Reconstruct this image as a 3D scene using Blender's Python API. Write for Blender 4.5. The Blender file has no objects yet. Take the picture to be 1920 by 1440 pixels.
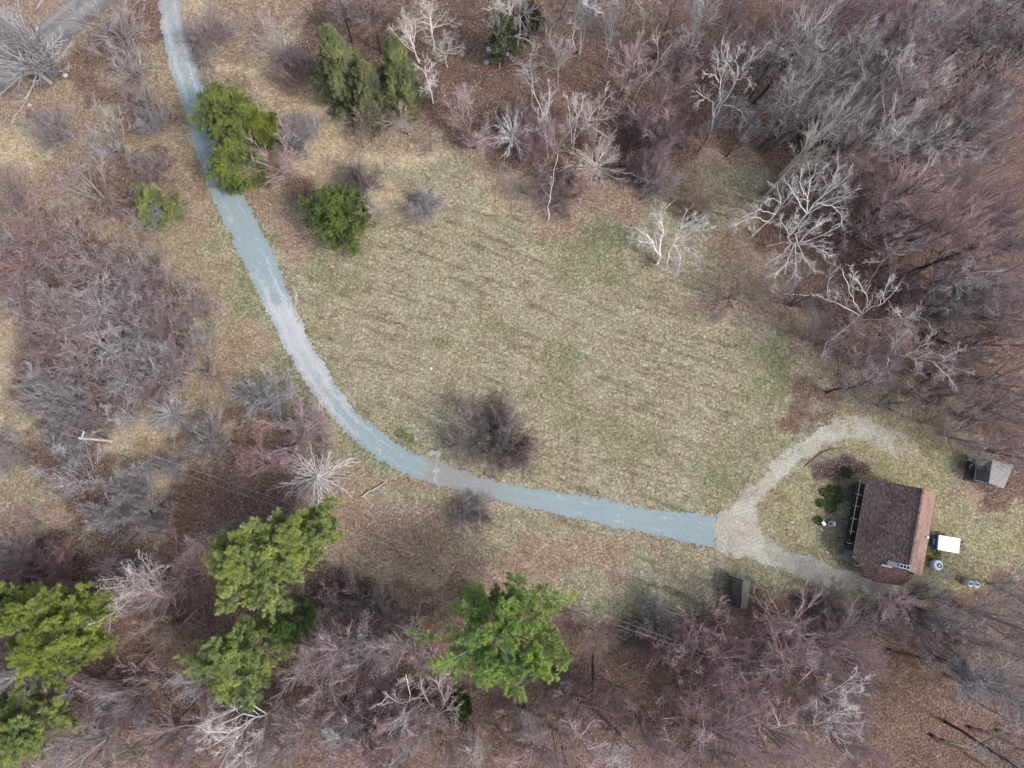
import bpy, math, random
import numpy as np
from mathutils import Vector

rng = np.random.default_rng(7)
random.seed(7)
S = bpy.context.scene
COL = S.collection

# ------------------------------------------------------------------ camera
H, TILT, FPX = 83.0, math.radians(7.3), 1331.0
cam_d = bpy.data.cameras.new("camera")
cam = bpy.data.objects.new("camera", cam_d)
COL.objects.link(cam)
cam.location = (0, 0, H)
cam.rotation_euler = (TILT, 0, 0)
cam_d.sensor_width = 36.0
cam_d.lens = 36.0 * FPX / 1920.0
cam_d.clip_start = 0.5
cam_d.clip_end = 3000
S.camera = cam

# ------------------------------------------------------------------ light
SUN_DIR = Vector((0.80, -0.42, 0.95)).normalized()
elev = math.asin(SUN_DIR.z)
azim = math.atan2(SUN_DIR.x, SUN_DIR.y)
world = bpy.data.worlds.new("World")
S.world = world
world.use_nodes = True
wn = world.node_tree
wn.nodes.clear()
w_out = wn.nodes.new('ShaderNodeOutputWorld')
w_bg = wn.nodes.new('ShaderNodeBackground')
w_sky = wn.nodes.new('ShaderNodeTexSky')
w_hs = wn.nodes.new('ShaderNodeHueSaturation')
w_sky.sky_type = 'NISHITA'
w_sky.sun_disc = False
w_sky.sun_elevation = elev
w_sky.sun_rotation = azim
w_sky.dust_density = 4.0
w_hs.inputs['Saturation'].default_value = 0.80
w_bg.inputs['Strength'].default_value = 0.15
wn.links.new(w_sky.outputs[0], w_hs.inputs['Color'])
wn.links.new(w_hs.outputs[0], w_bg.inputs['Color'])
wn.links.new(w_bg.outputs[0], w_out.inputs['Surface'])
sun_d = bpy.data.lights.new("sun", 'SUN')
sun_d.energy = 1.5
sun_d.angle = math.radians(11)
sun_d.color = (1.0, 0.975, 0.945)
sun = bpy.data.objects.new("sun", sun_d)
COL.objects.link(sun)
sun.rotation_euler = SUN_DIR.to_track_quat('Z', 'Y').to_euler()
S.view_settings.view_transform = 'Standard'
S.view_settings.look = 'None'
S.view_settings.gamma = 1
S.view_settings.exposure = 0.64
try:
    S.view_settings.use_curve_mapping = False
except Exception:
    pass
S.cycles.max_bounces = 5
S.cycles.diffuse_bounces = 3

# ------------------------------------------------------------------ pixel <-> world
ct, st = math.cos(TILT), math.sin(TILT)

def W(px, py, h=0.0):
    """world point at height h seen at photo pixel (px, py)"""
    u, v = px - 960.0, 720.0 - py
    dx, dy, dz = u, v * ct + FPX * st, v * st - FPX * ct
    k = (H - h) / -dz
    return np.array((dx * k, dy * k, h))

def PX(x, y, z=0.0):
    """photo pixel of world points (arrays)"""
    zz = z - H
    f = y * st - zz * ct
    v = y * ct + zz * st
    return 960 + FPX * x / f, 720 - FPX * v / f

# ------------------------------------------------------------------ helpers
def lattice(seed, n=256):
    return np.random.default_rng(seed).random((n, n))
_lat = {}
def vnoise(x, y, scale, seed=0):
    if seed not in _lat:
        _lat[seed] = lattice(seed + 100)
    L = _lat[seed]
    X = np.asarray(x) / scale + 1000.0
    Y = np.asarray(y) / scale + 1000.0
    xi, yi = np.floor(X).astype(int), np.floor(Y).astype(int)
    fx, fy = X - xi, Y - yi
    fx = fx * fx * (3 - 2 * fx); fy = fy * fy * (3 - 2 * fy)
    a = L[xi % 256, yi % 256]; b = L[(xi + 1) % 256, yi % 256]
    c = L[xi % 256, (yi + 1) % 256]; d = L[(xi + 1) % 256, (yi + 1) % 256]
    return (a * (1 - fx) + b * fx) * (1 - fy) + (c * (1 - fx) + d * fx) * fy

def mesh_from(name, V, F, mat=None, smooth=False, attrs=None):
    """V (n,3), F (m,k) all same k, or a list of such arrays"""
    if not isinstance(F, (list, tuple)):
        F = [F]
    F = [np.asarray(f, dtype=np.int32) for f in F if len(f)]
    me = bpy.data.meshes.new(name)
    V = np.ascontiguousarray(V, dtype=np.float32)
    me.vertices.add(len(V))
    me.vertices.foreach_set("co", V.ravel())
    li = np.concatenate([f.ravel() for f in F])
    cnt = np.concatenate([np.full(len(f), f.shape[1], dtype=np.int32) for f in F])
    stt = np.concatenate([[0], np.cumsum(cnt)[:-1]]).astype(np.int32)
    me.loops.add(len(li))
    me.loops.foreach_set("vertex_index", li)
    me.polygons.add(len(cnt))
    me.polygons.foreach_set("loop_start", stt)
    me.polygons.foreach_set("loop_total", cnt)
    if smooth:
        me.polygons.foreach_set("use_smooth", np.ones(len(cnt), dtype=bool))
    if attrs:
        for k, (dom, typ, data) in attrs.items():
            at = me.attributes.new(k, typ, dom)
            at.data.foreach_set({'FLOAT': 'value', 'FLOAT_COLOR': 'color'}[typ],
                                np.ascontiguousarray(data, dtype=np.float32).ravel())
    me.update(calc_edges=True)
    if mat:
        me.materials.append(mat)
    return me

def link(name, data, parent=None, loc=None, rot=None, color=None, scale=None):
    o = bpy.data.objects.new(name, data)
    COL.objects.link(o)
    if parent: o.parent = parent
    if loc is not None: o.location = loc
    if rot is not None: o.rotation_euler = rot
    if color is not None: o.color = (*color, 1)
    if scale is not None: o.scale = scale
    return o

def tag(o, label=None, cat=None, group=None, kind=None):
    if label: o['label'] = label
    if cat: o['category'] = cat
    if group: o['group'] = group
    if kind: o['kind'] = kind
    return o

class MB:
    """collects boxes, prisms and tubes in one mesh"""
    def __init__(s): s.v = []; s.f = []; s.n = 0
    def add(s, V, F):
        s.v.append(np.asarray(V, float))
        s.f += [tuple(i + s.n for i in f) for f in F]
        s.n += len(V)
    def box(s, c, sx, sy, sz, ang=0.0):
        ca, sa = math.cos(ang), math.sin(ang)
        V = []
        for z in (-1, 1):
            for x, y in ((-1, -1), (1, -1), (1, 1), (-1, 1)):
                X, Y = x * sx / 2, y * sy / 2
                V.append((c[0] + X * ca - Y * sa, c[1] + X * sa + Y * ca, c[2] + z * sz / 2))
        s.add(V, [(3, 2, 1, 0), (4, 5, 6, 7), (0, 1, 5, 4), (1, 2, 6, 5), (2, 3, 7, 6), (3, 0, 4, 7)])
    def slab(s, pts, t):
        """closed slab: top polygon pts, thickness t downwards"""
        n = len(pts)
        P = [tuple(p) for p in pts]
        V = P + [(p[0], p[1], p[2] - t) for p in P]
        a = sum(P[i][0] * P[(i + 1) % n][1] - P[(i + 1) % n][0] * P[i][1] for i in range(n))
        top = tuple(range(n)) if a > 0 else tuple(range(n - 1, -1, -1))
        F = [top, tuple(i + n for i in reversed(top))]
        for k in range(n):
            i, j = top[k], top[(k + 1) % n]
            F.append((j, i, i + n, j + n))
        s.add(V, F)
    def bar(s, a, b, w, h=None):
        """box beam between two points"""
        h = h or w
        a, b = Vector(a), Vector(b)
        d = (b - a).normalized()
        up = Vector((0, 0, 1)) if abs(d.z) < .95 else Vector((1, 0, 0))
        r = d.cross(up).normalized(); u = r.cross(d)
        V = []
        for p in (a, b):
            for x, y in ((-1, -1), (1, -1), (1, 1), (-1, 1)):
                V.append(tuple(p + r * (x * w / 2) + u * (y * h / 2)))
        s.add(V, [(3, 2, 1, 0), (4, 5, 6, 7), (0, 1, 5, 4), (1, 2, 6, 5), (2, 3, 7, 6), (3, 0, 4, 7)])
    def lathe(s, c, prof, n=24):
        """prof: list of (r, z)"""
        V = []; F = []
        for r, z in prof:
            for k in range(n):
                a = 2 * math.pi * k / n
                V.append((c[0] + r * math.cos(a), c[1] + r * math.sin(a), c[2] + z))
        for i in range(len(prof) - 1):
            for k in range(n):
                k2 = (k + 1) % n
                F.append((i * n + k, i * n + k2, (i + 1) * n + k2, (i + 1) * n + k))
        F.append(tuple(range(n - 1, -1, -1)))
        F.append(tuple((len(prof) - 1) * n + k for k in range(n)))
        s.add(V, F)
    def build(s, name, mat, parent=None, smooth=False, bevel=0.0, origin=None):
        V = np.concatenate(s.v)
        off = np.zeros(3)
        if origin is not None: off = np.asarray(origin, float)
        me = bpy.data.meshes.new(name)
        me.from_pydata([tuple(v) for v in V - off], [], s.f)
        if smooth:
            for p in me.polygons: p.use_smooth = True
        me.materials.append(mat)
        me.update()
        o = link(name, me, parent)
        if origin is not None and parent is None: o.location = off
        if bevel:
            m = o.modifiers.new("bevel", 'BEVEL'); m.width = bevel; m.segments = 2; m.limit_method = 'ANGLE'
        return o

# ------------------------------------------------------------------ materials
def nmat(name):
    m = bpy.data.materials.new(name)
    m.use_nodes = True
    nt = m.node_tree
    b = nt.nodes['Principled BSDF']
    b.inputs['Roughness'].default_value = 0.9
    b.inputs['Specular IOR Level'].default_value = 0.15
    return m, nt, b

def N(nt, t, **kw):
    n = nt.nodes.new(t)
    for k, v in kw.items(): setattr(n, k, v)
    return n

def noise(nt, vec, scale, detail=3, rough=0.6, dist=0.0):
    n = N(nt, 'ShaderNodeTexNoise')
    n.inputs['Scale'].default_value = scale
    n.inputs['Detail'].default_value = detail
    n.inputs['Roughness'].default_value = rough
    n.inputs['Distortion'].default_value = dist
    nt.links.new(vec, n.inputs['Vector'])
    return n.outputs['Fac']

def ramp(nt, fac, stops):
    r = N(nt, 'ShaderNodeValToRGB')
    e = r.color_ramp.elements
    while len(e) < len(stops): e.new(0.5)
    for i, (p, c) in enumerate(stops):
        e[i].position = p
        e[i].color = (*c, 1) if len(c) == 3 else c
    nt.links.new(fac, r.inputs['Fac'])
    return r.outputs['Color']

def mix(nt, fac, a, b, mode='MIX'):
    n = N(nt, 'ShaderNodeMix', data_type='RGBA', blend_type=mode)
    for sock, val in ((n.inputs[0], fac), (n.inputs[6], a), (n.inputs[7], b)):
        if isinstance(val, (int, float)): sock.default_value = val
        elif isinstance(val, tuple): sock.default_value = (*val, 1)
        else: nt.links.new(val, sock)
    return n.outputs[2]

def math_(nt, op, a, b=None, clamp=False):
    n = N(nt, 'ShaderNodeMath', operation=op, use_clamp=clamp)
    for i, v in enumerate((a, b)):
        if v is None: continue
        if isinstance(v, (int, float)): n.inputs[i].default_value = v
        else: nt.links.new(v, n.inputs[i])
    return n.outputs[0]

def simple(name, col, var=0.25, scale=4.0, rough=0.8, spec=0.15, metal=0.0, bump=0.0, obj=True):
    m, nt, b = nmat(name)
    tc = N(nt, 'ShaderNodeTexCoord').outputs['Object']
    f = noise(nt, tc, scale, 5, 0.65)
    f2 = noise(nt, tc, scale * 7, 3, 0.6)
    d = tuple(c * (1 - var) for c in col); l = tuple(min(1, c * (1 + var)) for c in col)
    c1 = ramp(nt, f, [(0.3, d), (0.7, l)])
    c2 = mix(nt, f2, tuple([1 - var * .6] * 3), tuple([1 + var * .4] * 3))
    nt.links.new(mix(nt, 1.0, c1, c2, 'MULTIPLY'), b.inputs['Base Color'])
    b.inputs['Roughness'].default_value = rough
    b.inputs['Specular IOR Level'].default_value = spec
    b.inputs['Metallic'].default_value = metal
    if bump:
        bp = N(nt, 'ShaderNodeBump'); bp.inputs['Strength'].default_value = bump; bp.inputs['Distance'].default_value = 0.02
        nt.links.new(f2, bp.inputs['Height']); nt.links.new(bp.outputs[0], b.inputs['Normal'])
    return m

def bark_mat():
    m, nt, b = nmat('bark')
    oi = N(nt, 'ShaderNodeObjectInfo')
    geo = N(nt, 'ShaderNodeNewGeometry').outputs['Position']
    f = noise(nt, geo, 2.2, 4, 0.7)
    f2 = noise(nt, geo, 14, 2, 0.6)
    v = ramp(nt, f, [(0.25, (0.62, 0.60, 0.58)), (0.55, (1, 1, 1)), (0.8, (1.25, 1.22, 1.2))])
    v2 = ramp(nt, f2, [(0.3, (0.75, 0.75, 0.75)), (0.7, (1.1, 1.1, 1.1))])
    c = mix(nt, 1.0, oi.outputs['Color'], v, 'MULTIPLY')
    c = mix(nt, 1.0, c, v2, 'MULTIPLY')
    nt.links.new(c, b.inputs['Base Color'])
    return m
BARK = bark_mat()

def twig_mat():
    m, nt, b = nmat('twigs')
    oi = N(nt, 'ShaderNodeObjectInfo')
    at = N(nt, 'ShaderNodeAttribute', attribute_name='tone')
    v = ramp(nt, at.outputs['Fac'], [(0.0, (0.55, 0.52, 0.52)), (0.5, (0.92, .9, .9)), (1.0, (1.62, 1.6, 1.6))])
    nt.links.new(mix(nt, 1.0, oi.outputs['Color'], v, 'MULTIPLY'), b.inputs['Base Color'])
    return m
TWIG = twig_mat()

def needle_mat():
    m, nt, b = nmat('needles')
    oi = N(nt, 'ShaderNodeObjectInfo')
    at = N(nt, 'ShaderNodeAttribute', attribute_name='tone')
    v = ramp(nt, at.outputs['Fac'], [(0.0, (.38, .46, .55)), (0.5, (0.92, 0.97, 0.92)), (1.0, (1.55, 1.42, 0.95))])
    c = mix(nt, 1.0, oi.outputs['Color'], v, 'MULTIPLY')
    nt.links.new(c, b.inputs['Base Color'])
    b.inputs['Roughness'].default_value = 0.6
    # leaves pass some light
    tr = N(nt, 'ShaderNodeBsdfTranslucent')
    nt.links.new(c, tr.inputs['Color'])
    ms = N(nt, 'ShaderNodeMixShader'); ms.inputs[0].default_value = 0.25
    nt.links.new(b.outputs[0], ms.inputs[1]); nt.links.new(tr.outputs[0], ms.inputs[2])
    nt.links.new(ms.outputs[0], nt.nodes['Material Output'].inputs['Surface'])
    return m
NEEDLE = needle_mat()

# ------------------------------------------------------------------ ground classes
ROWS = """P6 L2 S2 P4 L34
P4 L4 S3 P3 L34
P3 L4 Y3 P2 S2 L34
L5 P2 Y3 S3 L35
P4 L3 Y3 P2 S3 L33
P5 L3 Y2 P3 S4 L31
S3 P3 Y4 L3 S4 P3 L28
S2 P3 L3 Y2 P3 S8 P2 L10 P3 L12
P4 L2 Y4 P3 L2 S3 F4 S3 L7 P1 F3 L12
P2 Y2 L3 P2 Y2 G1 P2 L3 S2 F4 S2 P3 P3 F5 L12
L4 Y4 P1 Y2 G1 P2 F2 F3 F6 P2 G3 F3 F2 P1 L13
L6 Y4 G1 G2 P3 F9 G4 F4 P2 L13
L8 Y3 G1 F2 G2 F10 G3 F5 P1 P1 L12
Y1 L8 Y2 G2 F2 G2 F9 G2 F6 P3 L11
S1 L8 Y2 G1 G1 F3 F8 F8 P5 L11
S1 L8 G2 Y2 G1 G2 F6 G2 F10 F2 P2 L11
S1 L8 G1 Y3 G2 F5 G2 F3 G3 F6 G3 P1 L10
S1 L8 Y3 F1 G2 F6 F4 G3 F7 G2 F1 P1 L9
Y1 L6 P2 Y3 F2 G2 F8 G2 F9 G2 L2 W4 L5
S1 L5 Y2 Y2 L3 F2 G2 F9 G2 F9 L1 G1 W6 L3
Y2 L3 S3 L2 Y1 L3 Y1 F1 G3 F9 G3 F3 G3 F1 G1 W7 L2
Y1 L5 Y4 L4 Y2 F1 G2 F9 G1 F3 G3 F1 G2 M3 W4 L3
Y2 L4 S2 L3 L3 P2 Y2 P3 F6 F6 G3 W2 M3 W4 P1 L3
P3 L3 S2 L4 L3 P3 F3 P2 F6 F5 G1 W9 P2 L1
P4 L6 L4 P7 F4 Y1 F8 F1 W12
L10 M4 P2 P6 F2 P4 P4 F2 G2 W13
M8 L5 M3 P5 P8 F5 G2 W3 F2 W7
M8 L6 M4 L4 P4 F8 G2 F3 G2 L1 W2 W2 L2
M5 L8 M8 L6 G4 F3 P2 M6 L6
L48
L48
L20 M6 L22
L48
M4 L44
L48
L48""".split('\n')
CH = 'FGSYLMPWD'
grid = np.zeros((36, 48), int)
for r, row in enumerate(ROWS):
    s = ''.join(t[0] * int(t[1:]) for t in row.split())
    s = (s + s[-1] * 48)[:48]
    grid[r] = [CH.index(c) for c in s]
onehot = np.eye(len(CH))[grid]            # 36,48,9

def pip(px, py, poly):
    x, y = np.asarray(px), np.asarray(py)
    ins = np.zeros(x.shape, bool)
    n = len(poly); j = n - 1
    for i in range(n):
        xi, yi = poly[i]; xj, yj = poly[j]
        c = ((yi > y) != (yj > y)) & (x < (xj - xi) * (y - yi) / (yj - yi + 1e-9) + xi)
        ins ^= c
        j = i
    return ins

LANE = [(1341, 968), (1362, 957), (1385, 943), (1410, 920), (1428, 898), (1440, 882), (1458, 864), (1480, 848), (1505, 828), (1530, 808),
        (1560, 792), (1600, 785), (1635, 790), (1668, 802), (1700, 818), (1726, 842), (1722, 862), (1700, 866), (1680, 850), (1655, 832), (1625, 820),
        (1598, 815), (1562, 822), (1530, 842), (1500, 862), (1474, 885), (1450, 910), (1430, 938), (1418, 962), (1416, 985), (1428, 1006),
        (1456, 1026), (1500, 1046), (1545, 1058), (1600, 1070), (1650, 1086), (1690, 1098), (1688, 1110), (1650, 1112), (1600, 1104), (1540, 1090),
        (1480, 1072), (1420, 1050), (1380, 1038), (1341, 1028)]

def classes(x, y):
    """class weights (n,9) at world points, domain-warped so borders look natural"""
    wx = x + (vnoise(x, y, 3.1, 1) - .5) * 3.6 + (vnoise(x, y, 1.0, 2) - .5) * 1.6
    wy = y + (vnoise(x, y, 2.9, 3) - .5) * 3.6 + (vnoise(x, y, 1.1, 4) - .5) * 1.6
    px, py = PX(wx, wy)
    gx = np.clip(px / 40 - .5, 0, 46.999); gy = np.clip(py / 40 - .5, 0, 34.999)
    xi, yi = gx.astype(int), gy.astype(int)
    fx, fy = (gx - xi)[..., None], (gy - yi)[..., None]
    w = (onehot[yi, xi] * (1 - fx) + onehot[yi, xi + 1] * fx) * (1 - fy) + (onehot[yi + 1, xi] * (1 - fx) + onehot[yi + 1, xi + 1] * fx) * fy
    # soft dirt shoulder around the lane
    acc = np.zeros(x.shape)
    for k in range(8):
        a = k * math.pi / 4
        for rr in (0.25, 0.6):
            p2, q2 = PX(x + rr * math.cos(a) + (wx - x) * .25, y + rr * math.sin(a) + (wy - y) * .25)
            acc += pip(p2, q2, LANE)
    d = (acc / 16.0)[..., None]
    w = w * (1 - d)
    w[..., 8] += d[..., 0]
    return w

def ground_mat():
    m, nt, b = nmat('ground')
    geo = N(nt, 'ShaderNodeNewGeometry').outputs['Position']
    aA = N(nt, 'ShaderNodeAttribute', attribute_name='clsA')
    aB = N(nt, 'ShaderNodeAttribute', attribute_name='clsB')
    aC = N(nt, 'ShaderNodeAttribute', attribute_name='clsC')
    sep = []
    for a in (aA, aB, aC):
        s = N(nt, 'ShaderNodeSeparateColor'); nt.links.new(a.outputs['Color'], s.inputs[0]); sep += list(s.outputs[:3])
    fine = noise(nt, geo, 3.6, 6, 0.85, .3)
    mid = noise(nt, geo, 0.9, 4, 0.6)
    lo = noise(nt, geo, 0.22, 3, 0.55)
    spk = noise(nt, geo, 6.5, 3, 0.8)
    # stretched noise for mower lines in the meadow
    mp = N(nt, 'ShaderNodeMapping'); nt.links.new(geo, mp.inputs['Vector'])
    mp.inputs['Rotation'].default_value = (0, 0, math.radians(20))
    mpb = N(nt, 'ShaderNodeMapping'); nt.links.new(mp.outputs[0], mpb.inputs['Vector']); mpb.inputs['Scale'].default_value = (0.12, 1.1, 1)
    mow = noise(nt, mpb.outputs[0], 1.1, 4, 0.6, .35)
    fine2 = noise(nt, geo, 3.4, 4, 0.7)
    mixn = math_(nt, 'ADD', math_(nt, 'MULTIPLY', mid, .55), math_(nt, 'MULTIPLY', fine2, .45))
    def cls(dark, mid_, light):
        return ramp(nt, fine, [(0.34, dark), (0.50, mid_), (0.66, light)])
    cols = {
        'F': cls((.118, .108, .08), (.282, .264, .208), (.54, .51, .425)),
        'G': cls((.082, .088, .058), (.212, .215, .150), (.45, .45, .335)),
        'S': cls((.20, .16, .12), (.40, .335, .262), (.63, .55, .45)),
        'Y': cls((.115, .088, .068), (.272, .224, .178), (.50, .43, .345)),
        'L': cls((.048, .031, .027), (.165, .112, .098), (.36, .272, .245)),
        'M': cls((.037, .025, .025), (.100, .070, .067), (.225, .175, .165)),
        'P': cls((.12, .085, .072), (.285, .22, .185), (.50, .42, .365)),
        'W': cls((.10, .096, .06), (.27, .255, .175), (.50, .475, .35)),
        'D': cls((.28, .275, .265), (.37, .365, .355), (.45, .445, .435)),
    }
    # weights sharpened by noise: the class wins where weight + noise is large
    cur = cols['F']; 
    for i, k in enumerate('FGSYLMPWD'):
        if k == 'F': continue
        wv = sep[i]
        mf = fine2 if k == 'D' else mixn
        t = math_(nt, 'ADD', wv, math_(nt, 'MULTIPLY', math_(nt, 'SUBTRACT', mf, 0.5), 1.7))
        t = math_(nt, 'MULTIPLY', math_(nt, 'SUBTRACT', t, 0.30), 1.9, True)
        t = math_(nt, 'MULTIPLY', t, math_(nt, 'MULTIPLY', wv, 4.0, True))
        cur = mix(nt, t, cur, cols[k])
    # green freckles and bare brown freckles everywhere in the grass
    gfr = math_(nt, 'MULTIPLY', math_(nt, 'SUBTRACT', noise(nt, geo, 0.55, 5, 0.7), 0.54), 7.0, True)
    grassy = math_(nt, 'ADD', math_(nt, 'ADD', sep[0], sep[1]), sep[7], True)
    cur = mix(nt, math_(nt, 'MULTIPLY', math_(nt, 'MULTIPLY', gfr, grassy), 0.40), cur, cls((.075, .092, .05), (.19, .215, .13), (.36, .38, .25)))
    bfr = math_(nt, 'MULTIPLY', math_(nt, 'SUBTRACT', noise(nt, geo, 0.35, 4, 0.65), 0.56), 7.0, True)
    cur = mix(nt, math_(nt, 'MULTIPLY', math_(nt, 'MULTIPLY', bfr, grassy), 0.45), cur, cols['P'])
    pa = ramp(nt, noise(nt, geo, .16, 6, .68, .6), [(.30, (.74, .76, .72)), (.42, (.98, .93, .84)), (.52, (1.03, 1.0, .95)), (.60, (.94, .98, .90)), (.72, (1.24, 1.17, 1.12))])
    cur = mix(nt, 1.0, cur, pa, 'MULTIPLY')
    offs = N(nt, 'ShaderNodeMapping'); nt.links.new(geo, offs.inputs['Vector']); offs.inputs['Location'].default_value = (37, 11, 5)
    pb_ = ramp(nt, noise(nt, offs.outputs[0], .62, 6, .72, .4), [(.30, (.70, .70, .68)), (.44, (.96, .92, .86)), (.55, (1.02, 1.03, .97)), (.70, (1.26, 1.22, 1.16))])
    cur = mix(nt, 1.0, cur, pb_, 'MULTIPLY')
    # tufts and gaps: round dark gaps between pale tussocks
    vo = N(nt, 'ShaderNodeTexVoronoi'); nt.links.new(geo, vo.inputs['Vector']); vo.inputs['Scale'].default_value = 2.1; vo.inputs['Randomness'].default_value = 1
    tv = ramp(nt, vo.outputs['Distance'], [(.05, (1.16, 1.14, 1.10)), (.35, (1, 1, 1)), (.62, (.66, .66, .64))])
    cur = mix(nt, math_(nt, 'MULTIPLY', math_(nt, 'SUBTRACT', 1.0, sep[8], True), .55), cur, mix(nt, 1.0, cur, tv, 'MULTIPLY'))
    mv = ramp(nt, mow, [(0.36, (.60, .59, .56)), (0.48, (1, 1, 1))])
    cur = mix(nt, math_(nt, 'MULTIPLY', sep[0], 0.8), cur, mix(nt, 1.0, cur, mv, 'MULTIPLY'))
    sp = ramp(nt, spk, [(0.32, (.62, .62, .61)), (0.5, (1, 1, 1)), (0.68, (1.35, 1.34, 1.32))])
    cur = mix(nt, 1.0, cur, sp, 'MULTIPLY')
    nt.links.new(cur, b.inputs['Base Color'])
    bp = N(nt, 'ShaderNodeBump'); bp.inputs['Strength'].default_value = 0.7; bp.inputs['Distance'].default_value = 0.12
    nt.links.new(fine, bp.inputs['Height']); nt.links.new(bp.outputs[0], b.inputs['Normal'])
    return m
GROUND = ground_mat()

def cls_attrs(w):
    n = len(w)
    o = np.ones((n, 1))
    return {'clsA': ('POINT', 'FLOAT_COLOR', np.hstack([w[:, 0:3], o])),
            'clsB': ('POINT', 'FLOAT_COLOR', np.hstack([w[:, 3:6], o])),
            'clsC': ('POINT', 'FLOAT_COLOR', np.hstack([w[:, 6:9], o]))}

def axis(a, b, step, far):
    inner = np.arange(a, b + step, step)
    lo = a - np.cumsum(1.35 ** np.arange(1, 17))[::-1] * step * 4
    hi = inner[-1] + np.cumsum(1.35 ** np.arange(1, 17)) * step * 4
    lo[0] = -far; hi[-1] = far
    return np.concatenate([lo, inner, hi])

def gz(x, y):
    z = (vnoise(x, y, 1.3, 11) - .5) * .10 + (vnoise(x, y, .6, 12) - .5) * .05
    return z
# flat under the drive, the lane, the buildings
DR = [((297, 0), (338, 0)), ((304, 55), (347, 55)), ((313, 100), (360, 98)), ((326, 150), (376, 146)), ((344, 200), (388, 195)),
      ((358, 250), (402, 244)), ((373, 300), (420, 292)), ((390, 350), (444, 342)), ((411, 400), (470, 390)), ((437, 450), (493, 438)),
      ((461, 500), (516, 487)), ((485, 550), (535, 537)), ((508, 600), (557, 584)), ((535, 652), (578, 634)), ((563, 700), (605, 678)),
      ((594, 750), (633, 727)), ((640, 802), (670, 772)), ((680, 837), (710, 806)), ((712, 862), (745, 832)), ((758, 888), (780, 850)),
      ((803, 905), (815, 863)), ((870, 922), (877, 884)), ((930, 937), (938, 903)), ((1000, 954), (1008, 917)), ((1080, 972), (1088, 929)),
      ((1160, 989), (1168, 944)), ((1240, 1005), (1248, 957)), ((1341, 1028), (1341, 968))]
drive_poly = [a for a, b in DR] + [b for a, b in reversed(DR)]
ROADP = [(-260, 385), (-130, 280), (0, 172), (70, 115), (125, 70), (200, 8), (330, -98), (290, -125), (140, -2), (96, 36), (50, 74), (0, 116), (-130, 222), (-260, 325)]
HOUSEP = [(1590, 890), (1770, 915), (1745, 1100), (1590, 1085)]

xs = axis(-72, 72, 0.36, 900); ys = axis(-38, 66, 0.36, 900)
GX, GY = np.meshgrid(xs, ys)
gx_, gy_ = GX.ravel(), GY.ravel()
gpx, gpy = PX(gx_, gy_)
flat = np.zeros(len(gx_))
for poly in (drive_poly, LANE, ROADP, HOUSEP):
    acc = np.zeros(len(gx_))
    for k in range(8):
        for rr in (0.0, 0.6):
            a = k * math.pi / 4
            p2, q2 = PX(gx_ + rr * math.cos(a), gy_ + rr * math.sin(a))
            acc = np.maximum(acc, pip(p2, q2, poly) * 1.0)
    flat = np.maximum(flat, acc)
zz = gz(gx_, gy_)
zz = np.where(flat > 0, -0.03, zz)
inb = (np.abs(gx_) < 75) & (gy_ > -42) & (gy_ < 70)
zz = np.where(inb, zz, 0)
cw = classes(gx_, gy_)
ny, nx = GX.shape
idx = np.arange(nx * ny).reshape(ny, nx)
F = np.stack([idx[:-1, :-1], idx[:-1, 1:], idx[1:, 1:], idx[1:, :-1]], -1).reshape(-1, 4)
me = mesh_from('ground', np.stack([gx_, gy_, zz], 1), F, GROUND, True, cls_attrs(cw))
tag(link('ground', me), kind='structure')

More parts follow.
